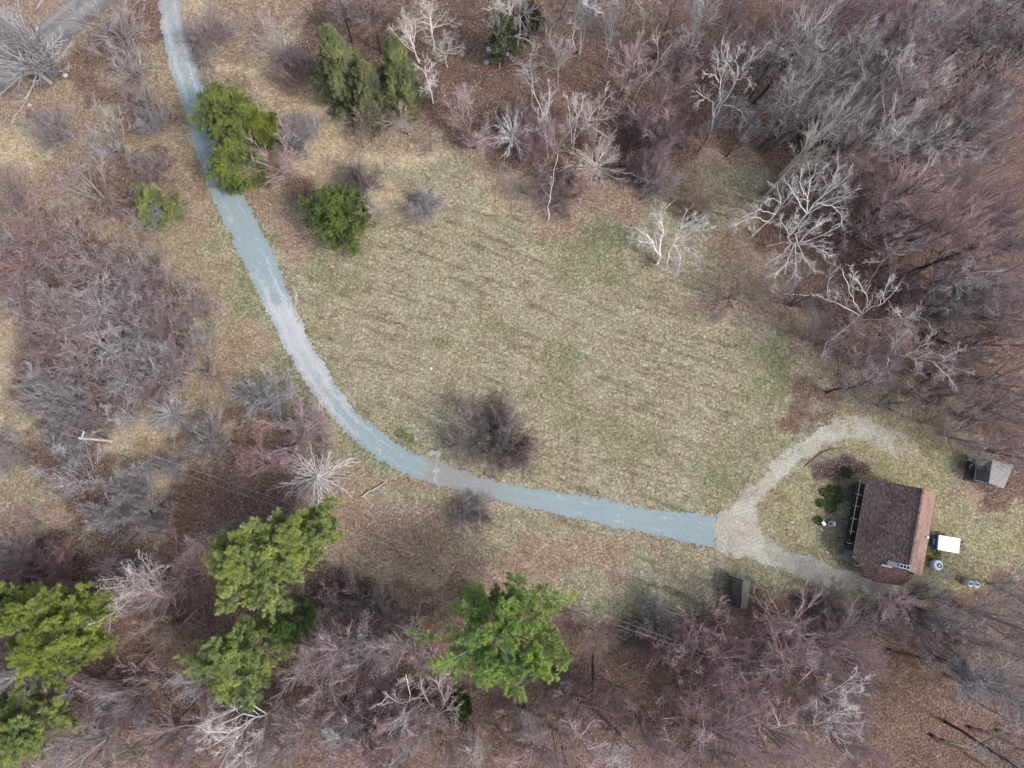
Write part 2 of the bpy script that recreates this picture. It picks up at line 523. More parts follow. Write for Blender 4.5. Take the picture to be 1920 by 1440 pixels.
# ------------------------------------------------------------------ drive, lane, road
def drive_mat():
    m, nt, b = nmat('drive_gravel')
    uv = N(nt, 'ShaderNodeAttribute', attribute_name='uvl')
    sp = N(nt, 'ShaderNodeSeparateColor'); nt.links.new(uv.outputs['Color'], sp.inputs[0])
    u, v, dust = sp.outputs[:3]
    ru = N(nt, 'ShaderNodeAttribute', attribute_name='ruts').outputs['Fac']
    geo = N(nt, 'ShaderNodeNewGeometry').outputs['Position']
    cmb = N(nt, 'ShaderNodeCombineXYZ')
    nt.links.new(math_(nt, 'MULTIPLY', u, 5.5), cmb.inputs[0]); nt.links.new(math_(nt, 'MULTIPLY', v, 16.0), cmb.inputs[1])
    streak = noise(nt, cmb.outputs[0], 2.4, 5, 0.65)
    blot = noise(nt, geo, 0.45, 6, 0.65)
    trk = None
    for c0 in (.27, .73):
        dd = math_(nt, 'ABSOLUTE', math_(nt, 'SUBTRACT', u, c0))
        tt = math_(nt, 'MULTIPLY', math_(nt, 'SUBTRACT', .13, dd), 9.0, True)
        trk = tt if trk is None else math_(nt, 'ADD', trk, tt, True)
    gr = noise(nt, geo, 12, 3, 0.7)
    blue = ramp(nt, gr, [(.3, (.165, .225, .24)), (.5, (.225, .29, .305)), (.72, (.30, .36, .375))])
    pale = ramp(nt, gr, [(.3, (.32, .335, .345)), (.5, (.405, .42, .43)), (.72, (.50, .515, .525))])
    dk = ramp(nt, gr, [(.3, (.16, .145, .14)), (.5, (.26, .24, .235)), (.72, (.36, .335, .325))])
    f = math_(nt, 'ADD', math_(nt, 'MULTIPLY', dust, .8), math_(nt, 'MULTIPLY', math_(nt, 'SUBTRACT', streak, .5), 2.0))
    f = math_(nt, 'ADD', f, math_(nt, 'MULTIPLY', math_(nt, 'SUBTRACT', blot, .5), 1.5))
    f = math_(nt, 'ADD', f, math_(nt, 'MULTIPLY', math_(nt, 'SUBTRACT', trk, .35), .34))
    f = math_(nt, 'MULTIPLY', math_(nt, 'SUBTRACT', f, .25), 1.7, True)
    c = mix(nt, f, blue, pale)
    # pale scuffs on the blue stone
    sc = math_(nt, 'MULTIPLY', math_(nt, 'SUBTRACT', math_(nt, 'MULTIPLY', math_(nt, 'ADD', streak, noise(nt, geo, 1.6, 3, .6)), .5), .60), 12.0, True)
    c = mix(nt, math_(nt, 'MULTIPLY', sc, 0.8), c, (.60, .66, .68))
    # darker wheel tracks
    fr = math_(nt, 'MULTIPLY', math_(nt, 'SUBTRACT', math_(nt, 'ADD', streak, math_(nt, 'MULTIPLY', ru, .14)), .53), 9.0, True)
    c = mix(nt, math_(nt, 'MULTIPLY', fr, ru), c, dk)
    nt.links.new(c, b.inputs['Base Color'])
    bp = N(nt, 'ShaderNodeBump'); bp.inputs['Strength'].default_value = .4; bp.inputs['Distance'].default_value = .03
    nt.links.new(gr, bp.inputs['Height']); nt.links.new(bp.outputs[0], b.inputs['Normal'])
    return m
DRIVE = drive_mat()

def dens(ctrl, n):
    t = np.linspace(0, len(ctrl) - 1, n)
    i = np.clip(t.astype(int), 0, len(ctrl) - 2); f = (t - i)[:, None]
    C = np.asarray(ctrl, float)
    P0 = C[np.clip(i - 1, 0, len(C) - 1)]; P1 = C[i]; P2 = C[i + 1]; P3 = C[np.clip(i + 2, 0, len(C) - 1)]
    return .5 * (2 * P1 + (P2 - P0) * f + (2 * P0 - 5 * P1 + 4 * P2 - P3) * f ** 2 + (3 * P1 - P0 - 3 * P2 + P3) * f ** 3)

# 0 = blue stone, 1 = pale dust; and wheel ruts, along the drive's control points
DUST = [.6, .85, .8, .6, .15, .2, .3, .1, .22, .05, .1, .6, .95, 1.0, .95, .85, .55, .15, .1, .05, .3, .35, .15, .05, 0, 0, 0, 0]
RUTS = [.8, .45, .15, 0, 0, 0, 0, 0, .1, 0, 0, .1, .15, .3, .35, .35, .3, .1, 0, 0, 1.0, 1.0, .7, .25, .1, 0, 0, 0]
ext = [((285, -80), (326, -80))] + DR
nd = 520
Lp = dens([W(*a)[:2] for a, b in ext], nd); Rp = dens([W(*b)[:2] for a, b in ext], nd)
du = np.interp(np.linspace(0, len(ext) - 1, nd), range(len(ext)), [.6] + DUST)
rt = np.interp(np.linspace(0, len(ext) - 1, nd), range(len(ext)), [.8] + RUTS)
jl = (rng.random(nd) - .5) * .42 + (vnoise(np.arange(nd), np.zeros(nd), 7, 5) - .5) * .28
jr = (rng.random(nd) - .5) * .42 + (vnoise(np.arange(nd), np.zeros(nd), 7, 6) - .5) * .28
jl[-6:] = 0; jr[-6:] = 0
KU = 9
dirn = Rp - Lp; wd = np.linalg.norm(dirn, axis=1, keepdims=True); dirn = dirn / wd
cum = np.concatenate([[0], np.cumsum(np.linalg.norm(np.diff((Lp + Rp) / 2, axis=0), axis=1))])
V = np.zeros((nd, KU, 3)); A = np.zeros((nd, KU, 4)); A[..., 3] = 1; RU = np.zeros((nd, KU))
for k in range(KU):
    s = k / (KU - 1)
    P = (Lp + dirn * jl[:, None]) * (1 - s) + (Rp + dirn * jr[:, None]) * s
    V[:, k, :2] = P
    crown = 0.03 * (1 - (2 * s - 1) ** 2)
    V[:, k, 2] = 0.008 + crown
    A[:, k, 0] = s; A[:, k, 1] = cum / 60.0; A[:, k, 2] = du; RU[:, k] = rt
idx = np.arange(nd * KU).reshape(nd, KU)
F = np.stack([idx[:-1, :-1], idx[:-1, 1:], idx[1:, 1:], idx[1:, :-1]], -1).reshape(-1, 4)
me = mesh_from('driveway', V.reshape(-1, 3), F, DRIVE, True,
               {'uvl': ('POINT', 'FLOAT_COLOR', A.reshape(-1, 4)), 'ruts': ('POINT', 'FLOAT', RU.ravel())})
tag(link('driveway', me), kind='structure')

# stones spilled off the drive where it bends, and the seam of white gravel
def tri_grid_poly(name, poly, step, z, mat, wfun=None, jit=0.3):
    P = np.array([W(*p)[:2] for p in poly])
    x0, y0 = P.min(0) - 1; x1, y1 = P.max(0) + 1
    X, Y = np.meshgrid(np.arange(x0, x1, step), np.arange(y0, y1, step))
    cx, cy = X[:-1, :-1] + step / 2, Y[:-1, :-1] + step / 2
    wx = cx + (vnoise(cx, cy, .5, 7) - .5) * jit * 2 + (vnoise(cx, cy, 1.6, 8) - .5) * jit * 2
    wy = cy + (vnoise(cx, cy, .5, 9) - .5) * jit * 2 + (vnoise(cx, cy, 1.6, 10) - .5) * jit * 2
    px, py = PX(wx, wy)
    ins = pip(px, py, poly)
    ny, nx = X.shape
    idx = np.arange(nx * ny).reshape(ny, nx)
    F = np.stack([idx[:-1, :-1], idx[:-1, 1:], idx[1:, 1:], idx[1:, :-1]], -1)[ins]
    used, inv = np.unique(F.ravel(), return_inverse=True)
    x, y = X.ravel()[used], Y.ravel()[used]
    V = np.stack([x, y, np.full(len(x), z)], 1)
    return V, inv.reshape(-1, 4)

V, F = tri_grid_poly('lane', LANE, 0.12, 0.006, GROUND, jit=.45)
keep = np.ones(len(F), bool)
V[:, 2] += vnoise(V[:, 0], V[:, 1], .5, 13) * .02
w = np.zeros((len(V), 9)); w[:, 8] = 1
# middle of the loop is half grown over
lx, ly = PX(V[:, 0], V[:, 1])
gro = np.clip((vnoise(V[:, 0], V[:, 1], 1.2, 21) - .35) * 2, 0, 1) * np.clip((860 - ly) / 60, 0, 1) * .6 * (lx > 1440)
gro = np.maximum(gro, np.clip((lx - 1610) / 90, 0, 1) * .8 * (ly < 900) * np.clip(.5 + vnoise(V[:, 0], V[:, 1], .9, 22), 0, 1))
w[:, 8] -= gro; w[:, 7] += gro * .5; w[:, 6] += gro * .5
me = mesh_from('gravel_lane', V, F, GROUND, True, cls_attrs(w))
tag(link('path', me), kind='structure')

def gravel_patch(poly, z, name='path'):
    V, F = tri_grid_poly(name, poly, 0.09, z, GROUND, jit=.5)
    w = np.zeros((len(V), 9)); w[:, 8] = 1
    me = mesh_from(name, V, F, GROUND, True, cls_attrs(w))
    tag(link(name, me), kind='structure')
gravel_patch([(811, 836), (824, 838), (822, 858), (821, 880), (824, 908), (813, 907), (816, 882), (814, 860)], 0.045)
gravel_patch([(547, 548), (557, 548), (558, 560), (556, 574), (562, 592), (566, 604), (557, 600), (551, 584), (548, 566)], 0.065)

def road_mat():
    m, nt, b = nmat('road')
    uv = N(nt, 'ShaderNodeAttribute', attribute_name='across').outputs['Fac']
    geo = N(nt, 'ShaderNodeNewGeometry').outputs['Position']
    gr = noise(nt, geo, 9, 4, .7)
    base = ramp(nt, uv, [(0.0, (.20, .19, .18)), (.16, (.27, .26, .25)), (.30, (.17, .165, .16)), (.42, (.19, .185, .18)), (.52, (.26, .25, .245)), (.66, (.24, .23, .225)), (.80, (.17, .165, .165)), (1.0, (.16, .15, .15))])
    v = ramp(nt, gr, [(.3, (.8, .8, .8)), (.7, (1.15, 1.15, 1.15))])
    nt.links.new(mix(nt, 1.0, base, v, 'MULTIPLY'), b.inputs['Base Color'])
    return m
ra = [(-500, 560), (-260, 355), (-130, 252), (0, 142), (60, 95), (110, 52), (170, 3), (310, -112), (600, -350)]
rc = dens([W(*p)[:2] for p in ra], 160)
tg = np.gradient(rc, axis=0); tg /= np.linalg.norm(tg, axis=1, keepdims=True)
nr = np.stack([-tg[:, 1], tg[:, 0]], 1)
V = []; ac = []
KU = 13
for k in range(KU):
    s = k / (KU - 1)
    P = rc - nr * ((s - .5) * 4.3)[..., None] if False else rc + nr * ((.5 - s) * 4.3)
    V.append(np.hstack([P, np.full((160, 1), .012 + .04 * (1 - (2 * s - 1) ** 2))])); ac.append(np.full(160, s))
V = np.stack(V, 1); ac = np.stack(ac, 1)
V[:, 0, :2] += (rng.random((160, 2)) - .5) * .3; V[:, -1, :2] += (rng.random((160, 2)) - .5) * .3
idx = np.arange(160 * KU).reshape(160, KU)
F = np.stack([idx[:-1, 1:], idx[:-1, :-1], idx[1:, :-1], idx[1:, 1:]], -1).reshape(-1, 4)
me = mesh_from('road', V.reshape(-1, 3), F, road_mat(), True, {'across': ('POINT', 'FLOAT', ac.ravel())})
tag(link('road', me), kind='structure')

# ------------------------------------------------------------------ tubes and growth
def tubes(P, R, sides):
    """P (N,K,3), R (N,K) -> verts, quads"""
    Nn, K, _ = P.shape
    T = np.gradient(P, axis=1)
    T /= np.linalg.norm(T, axis=2, keepdims=True) + 1e-9
    ref = np.where(np.abs(T[:, :1, 2:3]) > .8, np.array([1., 0, 0]), np.array([0, 0, 1.]))
    U = np.cross(T, np.broadcast_to(ref, T.shape)); U /= np.linalg.norm(U, axis=2, keepdims=True) + 1e-9
    Vv = np.cross(T, U)
    a = np.arange(sides) * 2 * np.pi / sides
    ring = U[:, :, None, :] * np.cos(a)[None, None, :, None] + Vv[:, :, None, :] * np.sin(a)[None, None, :, None]
    V = P[:, :, None, :] + ring * R[:, :, None, None]
    idx = np.arange(Nn * K * sides).reshape(Nn, K, sides)
    a0 = idx[:, :-1, :]; a1 = np.roll(idx, -1, 2)[:, :-1, :]
    b0 = idx[:, 1:, :]; b1 = np.roll(idx, -1, 2)[:, 1:, :]
    F = np.stack([a0, a1, b1, b0], -1).reshape(-1, 4)
    return V.reshape(-1, 3), F

def ctubes(P, R, sides, b=0.0):
    V, F = tubes(P, R, sides)
    return V, F, len(P), P.shape[1] * sides, b

def merge(parts):
    Vs, Fs, n = [], [], 0
    for V, F in parts:
        Vs.append(V); Fs.append(F + n); n += len(V)
    return np.concatenate(Vs), np.concatenate(Fs)

def grow(P, R, n, length, ang, K, g, wig=.12, up=.15, tmin=.2, tmax=1.0, out=0.0, rr=.6, rtip=.35, lvar=.35, centre=None, minr=.008):
    """children of polylines P: n per parent. length: array (N,) or float; ang (lo,hi) degrees"""
    Np, Kp, _ = P.shape
    t = tmin + (tmax - tmin) * ((np.arange(n)[None, :] + g.random((Np, n))) / n)
    ti = t * (Kp - 1); i = np.clip(ti.astype(int), 0, Kp - 2); f = (ti - i)[..., None]
    pi = np.arange(Np)[:, None]
    A = P[pi, i]; B = P[pi, i + 1]
    org = A * (1 - f) + B * f
    T = B - A; T /= np.linalg.norm(T, axis=2, keepdims=True) + 1e-9
    r0 = R[pi, i] * (1 - f[..., 0]) + R[pi, i + 1] * f[..., 0]
    rnd = g.normal(size=T.shape)
    perp = np.cross(T, rnd); perp /= np.linalg.norm(perp, axis=2, keepdims=True) + 1e-9
    th = np.radians(ang[0] + (ang[1] - ang[0]) * g.random(t.shape))[..., None]
    D = T * np.cos(th) + perp * np.sin(th)
    D[..., 2] += up
    if centre is not None and out:
        o = org - centre; o[..., 2] = 0
        o /= np.linalg.norm(o, axis=2, keepdims=True) + 1e-6
        D += o * out
    D /= np.linalg.norm(D, axis=2, keepdims=True)
    L = np.asarray(length)
    L = (L[:, None] if L.ndim else np.full((Np, 1), float(L))) * (1 - .45 * t) * (1 - lvar + 2 * lvar * g.random(t.shape))
    org = org.reshape(-1, 3); D = D.reshape(-1, 3); L = L.reshape(-1); r0 = r0.reshape(-1)
    M = len(L)
    C = np.zeros((M, K, 3)); C[:, 0] = org
    d = D.copy()
    for k in range(1, K):
        d = d + g.normal(size=d.shape) * wig
        d[:, 2] += up * .35
        d /= np.linalg.norm(d, axis=1, keepdims=True)
        C[:, k] = C[:, k - 1] + d * (L / (K - 1))[:, None]
    rb = np.maximum(r0 * rr, minr)
    Rn = rb[:, None] * np.linspace(1, rtip, K)[None, :]
    return C, np.maximum(Rn, minr * .7), L

def resample(pl, K):
    pl = np.asarray(pl, float)
    s = np.concatenate([[0], np.cumsum(np.linalg.norm(np.diff(pl, axis=0), axis=1))])
    t = np.linspace(0, s[-1], K)
    return np.stack([np.interp(t, s, pl[:, k]) for k in range(3)], 1)

def crown_mesh(name, parts_tw, g):
    V, F = merge([p[:2] for p in parts_tw])
    tone = np.concatenate([np.repeat(np.clip(g.random(n) ** 1.3 + b, 0, 1), m) for (_, _, n, m, b) in parts_tw])
    return mesh_from(name, V, F, TWIG, False, {'tone': ('POINT', 'FLOAT', tone)})

def bare_arch(kind, seed):
    """returns (trunk mesh, crown mesh) of a unit tree: real size ~ nominal radius & height, base at origin"""
    g = np.random.default_rng(seed)
    K0 = 8
    if kind == 'vase':          # spreading maple, many ascending limbs fanning out, r 3.9, h 10
        hgt, r0 = 10.0, .15
        stems = []
        base = np.zeros(3)
        ns = g.integers(2, 6)
        for s in range(ns):
            a = s * 6.28 / ns + g.random(); ln = .20 * hgt
            tip = np.array([math.cos(a) * ln, math.sin(a) * ln, hgt * .72])
            pts = np.linspace(base, tip, K0) + np.cumsum(g.normal(size=(K0, 3)) * .04, 0)
            pts[0] = base; stems.append(pts)
        P = np.stack(stems); R = np.linspace(1, .3, K0)[None] * r0 * np.ones((ns, 1))
        L1, R1, l1 = grow(P, R, max(5, int(22 / ns)), 5.0, (18, 52), 7, g, .09, .12, .12, .98, rr=.5, minr=.03)
        L2, R2, l2 = grow(L1, R1, 7, l1 * .55, (14, 42), 5, g, .07, .10, .15, 1.0, rr=.6, minr=.021)
        L3, R3, l3 = grow(L2, R2, 5, l2 * .65, (12, 40), 4, g, .09, .10, .1, 1.0, rr=.6, minr=.0125)
        L4, R4, l4 = grow(L3, R3, 2, np.maximum(l3 * .8, .45), (12, 40), 3, g, .1, .08, .1, 1.0, rr=.7, minr=.0085)
        tr = [tubes(P, R, 7), tubes(L1, R1, 5)]
        cr = [ctubes(L2, R2, 3, .25), ctubes(L3, R3, 3, .08), ctubes(L4, R4, 3, -.05)]
    elif kind == 'tall':        # forest tree: long clear trunk, narrow fan of ascending boughs, r 3.2, h 15
        hgt, r0 = 15.0, .17
        tip = np.array([g.normal() * .5, g.normal() * .5, hgt * .90])
        pts = np.linspace(np.zeros(3), tip, 10) + np.cumsum(g.normal(size=(10, 3)) * np.array([.07, .07, 0]), 0)
        pts[0] = 0
        P = pts[None]; R = np.linspace(1, .22, 10)[None] * r0
        L1, R1, l1 = grow(P, R, 20, 5.2, (20, 55), 7, g, .07, .12, .38, .99, rr=.42, minr=.03)
        L2, R2, l2 = grow(L1, R1, 7, l1 * .5, (15, 42), 5, g, .08, .10, .15, 1.0, rr=.6, minr=.021)
        L3, R3, l3 = grow(L2, R2, 5, l2 * .65, (12, 40), 4, g, .1, .10, .1, 1.0, rr=.6, minr=.0125)
        L4, R4, l4 = grow(L3, R3, 2, np.maximum(l3 * .8, .4), (12, 40), 3, g, .1, .08, .1, 1.0, rr=.7, minr=.0085)
        tr = [tubes(P, R, 7), tubes(L1, R1, 5)]
        cr = [ctubes(L2, R2, 3, .25), ctubes(L3, R3, 3, .08), ctubes(L4, R4, 3, -.05)]
    elif kind == 'dead':        # pale open crown of fine ascending limbs, r 3.4, h 8
        hgt, r0 = 8.0, .13
        tip = np.array([g.normal() * .4, g.normal() * .4, hgt * .75])
        pts = np.linspace(np.zeros(3), tip, 9) + np.cumsum(g.normal(size=(9, 3)) * np.array([.10, .10, 0]), 0)
        pts[0] = 0
        P = pts[None]; R = np.linspace(1, .4, 9)[None] * r0
        L1, R1, l1 = grow(P, R, 13, 4.2, (30, 70), 8, g, .17, .10, .3, 1.0, rr=.5, minr=.026)
        L2, R2, l2 = grow(L1, R1, 6, l1 * .5, (25, 60), 6, g, .16, .08, .2, 1.0, rr=.55, minr=.018)
        L3, R3, l3 = grow(L2, R2, 6, l2 * .5, (20, 55), 4, g, .15, .06, .2, 1.0, rr=.6, minr=.012)
        L4, R4, l4 = grow(L3, R3, 3, np.maximum(l3 * .7, .3), (20, 50), 3, g, .15, .05, .2, 1.0, rr=.6, minr=.0085)
        tr = [tubes(P, R, 7), tubes(L1, R1, 5)]
        cr = [ctubes(L2, R2, 4, .25), ctubes(L3, R3, 3, .0), ctubes(L4, R4, 3, -.1)]
    elif kind == 'shrub':       # many stems from the ground, dome r 2, h 2.8
        n = 30
        a = g.random(n) * 6.28; th = np.radians(6 + 66 * g.random(n) ** .8)
        D = np.stack([np.cos(a) * np.sin(th), np.sin(a) * np.sin(th), np.cos(th)], 1)
        Ls = 2.5 * (.7 + .5 * g.random(n)); K0 = 6
        P = np.zeros((n, K0, 3)); P[:, 0] = g.normal(size=(n, 3)) * np.array([.25, .25, 0]); d = D.copy()
        for k in range(1, K0):
            d = d + g.normal(size=d.shape) * .10; d[:, 2] += .03; d /= np.linalg.norm(d, axis=1, keepdims=True)
            P[:, k] = P[:, k - 1] + d * (Ls / (K0 - 1))[:, None]
        R = np.linspace(1, .4, K0)[None] * .030 * (.6 + .6 * g.random((n, 1)))
        L1, R1, l1 = grow(P, R, 7, Ls * .5, (20, 50), 5, g, .12, .10, .25, 1.0, rr=.6, minr=.015)
        L2, R2, l2 = grow(L1, R1, 6, np.maximum(l1 * .6, .4), (20, 50), 4, g, .12, .08, .1, 1.0, rr=.6, minr=.011)
        L3, R3, l3 = grow(L2, R2, 4, np.maximum(l2 * .7, .28), (20, 50), 3, g, .12, .08, .1, 1.0, rr=.7, minr=.0085)
        tr = [tubes(P, R, 5)]
        cr = [ctubes(L1, R1, 3, .2), ctubes(L2, R2, 3, .05), ctubes(L3, R3, 3, -.08)]
    elif kind == 'burst':       # stiff pale boughs bursting from a short trunk, r 3.6, h 5.5
        hgt, r0 = 5.5, .17
        pts = np.linspace(np.zeros(3), np.array([0, 0, hgt * .55]), 6)
        P = pts[None]; R = np.linspace(1, .6, 6)[None] * r0
        L1, R1, l1 = grow(P, R, 46, 4.3, (35, 100), 7, g, .09, .05, .35, 1.0, rr=.34, minr=.03)
        L2, R2, l2 = grow(L1, R1, 8, l1 * .36, (18, 42), 5, g, .10, .05, .2, 1.0, rr=.6, minr=.018)
        L3, R3, l3 = grow(L2, R2, 4, l2 * .5, (20, 50), 4, g, .12, .06, .15, 1.0, rr=.6, minr=.011)
        tr = [tubes(P, R, 7), tubes(L1, R1, 5)]
        cr = [ctubes(L2, R2, 4, .2), ctubes(L3, R3, 3)]
    elif kind == 'pole':        # slim young tree, r 1.2 h 8
        hgt, r0 = 8.0, .075
        tip = np.array([g.normal() * .5, g.normal() * .5, hgt * .95])
        pts = np.linspace(np.zeros(3), tip, 9) + np.cumsum(g.normal(size=(9, 3)) * np.array([.07, .07, 0]), 0)
        pts[0] = 0
        P = pts[None]; R = np.linspace(1, .25, 9)[None] * r0
        L1, R1, l1 = grow(P, R, 14, 1.9, (28, 55), 6, g, .14, .14, .35, 1.0, rr=.5, minr=.012)
        L2, R2, l2 = grow(L1, R1, 6, l1 * .5, (25, 60), 4, g, .16, .12, .2, 1.0, rr=.6, minr=.011)
        L3, R3, l3 = grow(L2, R2, 5, np.maximum(l2 * .6, .25), (20, 60), 3, g, .2, .10, .1, 1.0, rr=.6, minr=.008)
        tr = [tubes(P, R, 6)]
        cr = [ctubes(L1, R1, 3, .25), ctubes(L2, R2, 3, .1), ctubes(L3, R3, 3, -.08)]
    Vt, Ft = merge(tr)
    return mesh_from('trunk', Vt, Ft, BARK, True), crown_mesh('crown', cr, g)

NOM = {'vase': (3.9, 10.0), 'tall': (3.2, 15.0), 'dead': (3.4, 8.0), 'shrub': (2.2, 2.7), 'burst': (3.7, 5.0), 'pole': (1.2, 8.0)}
CFRAC = {'vase': .66, 'tall': .76, 'dead': .70, 'shrub': .45, 'burst': .55, 'pole': .72}
ARCH = {k: [bare_arch(k, 50 + 13 * i + sum(map(ord, k))) for i in range(n)]
        for k, n in {'vase': 5, 'tall': 6, 'dead': 4, 'shrub': 5, 'burst': 2, 'pole': 3}.items()}

COLS = {  # bark / twig colours
    'pink': ((.36, .31, .31), (.43, .325, .33)),
    'mauve': ((.30, .265, .26), (.335, .272, .268)),
    'grey': ((.37, .36, .36), (.385, .37, .375)),
    'dark': ((.17, .15, .145), (.235, .21, .21)),
    'pale': ((.58, .56, .52), (.50, .47, .44)),
    'white': ((.84, .83, .80), (.66, .645, .625)),
    'red': ((.27, .22, .21), (.34, .225, .215)),
    'tan': ((.36, .31, .26), (.42, .35, .29)),
}
CWORD = {'pink': 'pinkish', 'mauve': 'dull purplish', 'grey': 'grey', 'dark': 'dark grey', 'pale': 'pale grey', 'white': 'whitish', 'red': 'reddish', 'tan': 'tan'}

placed = []      # (object, px, py, kind, colour)
def spot_shape(r, h): return r, h

def put_tree(cx, cy, rpx, h, kind, colour, label=None):
    """crown centre at photo pixel (cx, cy), crown radius rpx photo pixels, height h metres"""
    c = W(cx, cy, h * CFRAC[kind])
    r = rpx * (np.linalg.norm(c - np.array([0, 0, H])) / FPX) * math.cos(math.atan2(math.hypot(c[0], c[1]), H - c[2])) ** .0
    nr, nh = NOM[kind]
    tm, cm = random.choice(ARCH[kind])
    name = 'bare_shrub' if kind == 'shrub' else 'bare_tree'
    root = bpy.data.objects.new(name, None)
    COL.objects.link(root)
    root.location = (c[0], c[1], float(gz(c[0], c[1])) - .04)
    root.rotation_euler = (0, 0, random.random() * 6.283)
    sr = r / nr
    root.scale = (sr * random.uniform(.93, 1.07), sr * random.uniform(.93, 1.07), h / nh)
    root.empty_display_size = .3
    bc, tc = COLS[colour]
    k = random.uniform(.86, 1.14); k2 = random.uniform(.95, 1.05)
    if kind == 'tall' and random.random() < .65: bc = (.11, .095, .09)
    elif kind == 'vase' and random.random() < .35: bc = (.17, .15, .145)
    link('trunk' if kind != 'shrub' else 'stems', tm, root, color=tuple(v * k for v in bc))
    link('crown', cm, root, color=(tc[0] * k * k2, tc[1] * k, tc[2] * k / k2))
    placed.append([root, cx, cy, kind, colour, label])
    return root

# ------------------------------------------------------------------ hand-shaped trees
def hero(label, colour, limbs, r0=.16, dens_=1.0, twig=1.0, up=.05, seed=1, name='bare_tree', cat='tree', group=None, fine=True):
    """limbs: polylines of (px, py, height); first is the trunk; radii fall off with height"""
    g = np.random.default_rng(seed)
    PL = []
    hm = max(p[2] for l in limbs for p in l)
    base = W(*limbs[0][0])
    for l in limbs:
        pl = resample([W(*p) for p in l], 10)
        pl[1:-1] += g.normal(size=(8, 3)) * .07
        PL.append(pl)
    P = np.stack(PL) - base
    hh = np.array([np.interp(np.linspace(0, 1, 10), np.linspace(0, 1, len(l)), [p[2] for p in l]) for l in limbs])
    ph = np.clip(1 - hh / (hm * 1.12), .1, 1) ** .8
    start = np.array([1.0 if i == 0 else .72 for i in range(len(limbs))])
    R = r0 * ph * start[:, None]
    R *= np.linspace(1, .55, 10)[None]
    R = np.maximum(R, .027)
    seg = np.linalg.norm(np.diff(P, axis=1), axis=2).sum(1)
    L1, R1, l1 = grow(P, R, max(3, int(7 * dens_)), np.minimum(seg * .42, 2.6), (24, 52), 6, g, .11, up, .22, 1.0, rr=.45, minr=.016)
    L2, R2, l2 = grow(L1, R1, 6, l1 * .5, (20, 48), 5, g, .12, up, .2, 1.0, rr=.6, minr=.0115 * twig)
    cr = [ctubes(L1, R1, 4, .2), ctubes(L2, R2, 3)]
    if fine:
        L3, R3, l3 = grow(L2, R2, 5, np.maximum(l2 * .6, .3), (20, 50), 3, g, .14, up, .15, 1.0, rr=.6, minr=.009 * twig)
        cr.append(ctubes(L3, R3, 3, -.05))
    root = link(name, None, loc=base)
    bc, tc = COLS[colour]
    Vt, Ft = tubes(P, R, 7)
    link('trunk', mesh_from('trunk', Vt, Ft, BARK, True), root, color=bc)
    link('crown', crown_mesh('crown', cr, g), root, color=tc)
    tag(root, label, cat, group)
    return root

hero('white twin trunked birch with forked crown among pink woods above the meadow', 'white', [
    [(1330, 255, 0), (1334, 235, 2), (1338, 222, 3.2), (1348, 190, 5.2), (1352, 150, 8), (1362, 110, 10.5), (1365, 85, 12)],
    [(1348, 155, 7.5), (1340, 140, 8.5), (1322, 140, 9)], [(1352, 150, 8), (1348, 125, 9.3), (1346, 100, 10.5)],
    [(1338, 222, 3.2), (1350, 200, 5), (1370, 172, 7), (1385, 140, 9), (1400, 115, 11), (1425, 100, 12.5)],
    [(1378, 155, 8), (1375, 135, 9), (1360, 118, 10), (1352, 95, 11)], [(1385, 140, 9), (1378, 110, 10.5), (1395, 92, 11.5)],
    [(1395, 122, 10.5), (1412, 105, 11.5), (1415, 92, 12)], [(1356, 197, 5.2), (1375, 200, 5.4), (1390, 212, 5), (1400, 230, 4.2), (1397, 238, 4)],
    [(1338, 220, 3.4), (1336, 190, 5), (1322, 183, 5.5), (1306, 170, 6)], [(1322, 183, 5.5), (1305, 200, 5)],
    [(1380, 150, 8.5), (1400, 145, 9.5), (1410, 160, 9.5)]], 0.137, 1.22, 1.20, seed=3)
hero('white many limbed tree standing alone at the upper edge of the meadow', 'white', [
    [(1232, 495, 0), (1238, 482, 1.5), (1237, 455, 4), (1243, 425, 6), (1238, 395, 8)],
    [(1238, 482, 1.4), (1232, 470, 2.6), (1218, 445, 5), (1190, 425, 7)], [(1224, 455, 4.4), (1208, 455, 5), (1195, 452, 6)],
    [(1236, 488, .8), (1250, 475, 2.2), (1263, 460, 4), (1275, 435, 6), (1282, 410, 8), (1288, 395, 9)],
    [(1270, 447, 5), (1300, 435, 7), (1322, 430, 8)], [(1263, 460, 4), (1290, 466, 5), (1308, 484, 5)],
    [(1255, 472, 3), (1252, 490, 2.4), (1249, 506, 2.2)], [(1266, 462, 4), (1275, 482, 3.6), (1272, 508, 3)], [(1243, 425, 6), (1232, 410, 7), (1226, 400, 7.5)],
    [(1278, 428, 6.6), (1300, 412, 8), (1315, 415, 9)]], 0.158, 1.49, 1.10, seed=4)
hero('tall pale tree with broad branching crown at the right end of the meadow', 'white', [
    [(1476, 444, 0), (1490, 430, 2), (1512, 400, 6), (1530, 380, 8), (1560, 355, 11), (1597, 325, 14)],
    [(1513, 398, 6.2), (1516, 360, 9), (1530, 318, 12)], [(1512, 400, 6), (1490, 368, 8), (1478, 345, 10)],
    [(1530, 380, 8), (1562, 385, 8.6), (1578, 402, 8), (1580, 425, 7)], [(1540, 372, 9), (1560, 340, 12), (1572, 308, 14)],
    [(1535, 380, 8.3), (1565, 372, 10), (1592, 362, 11.5)], [(1516, 378, 7.6), (1500, 345, 10), (1503, 315, 11.5)]], 0.173, 1.62, 1.10, seed=5)
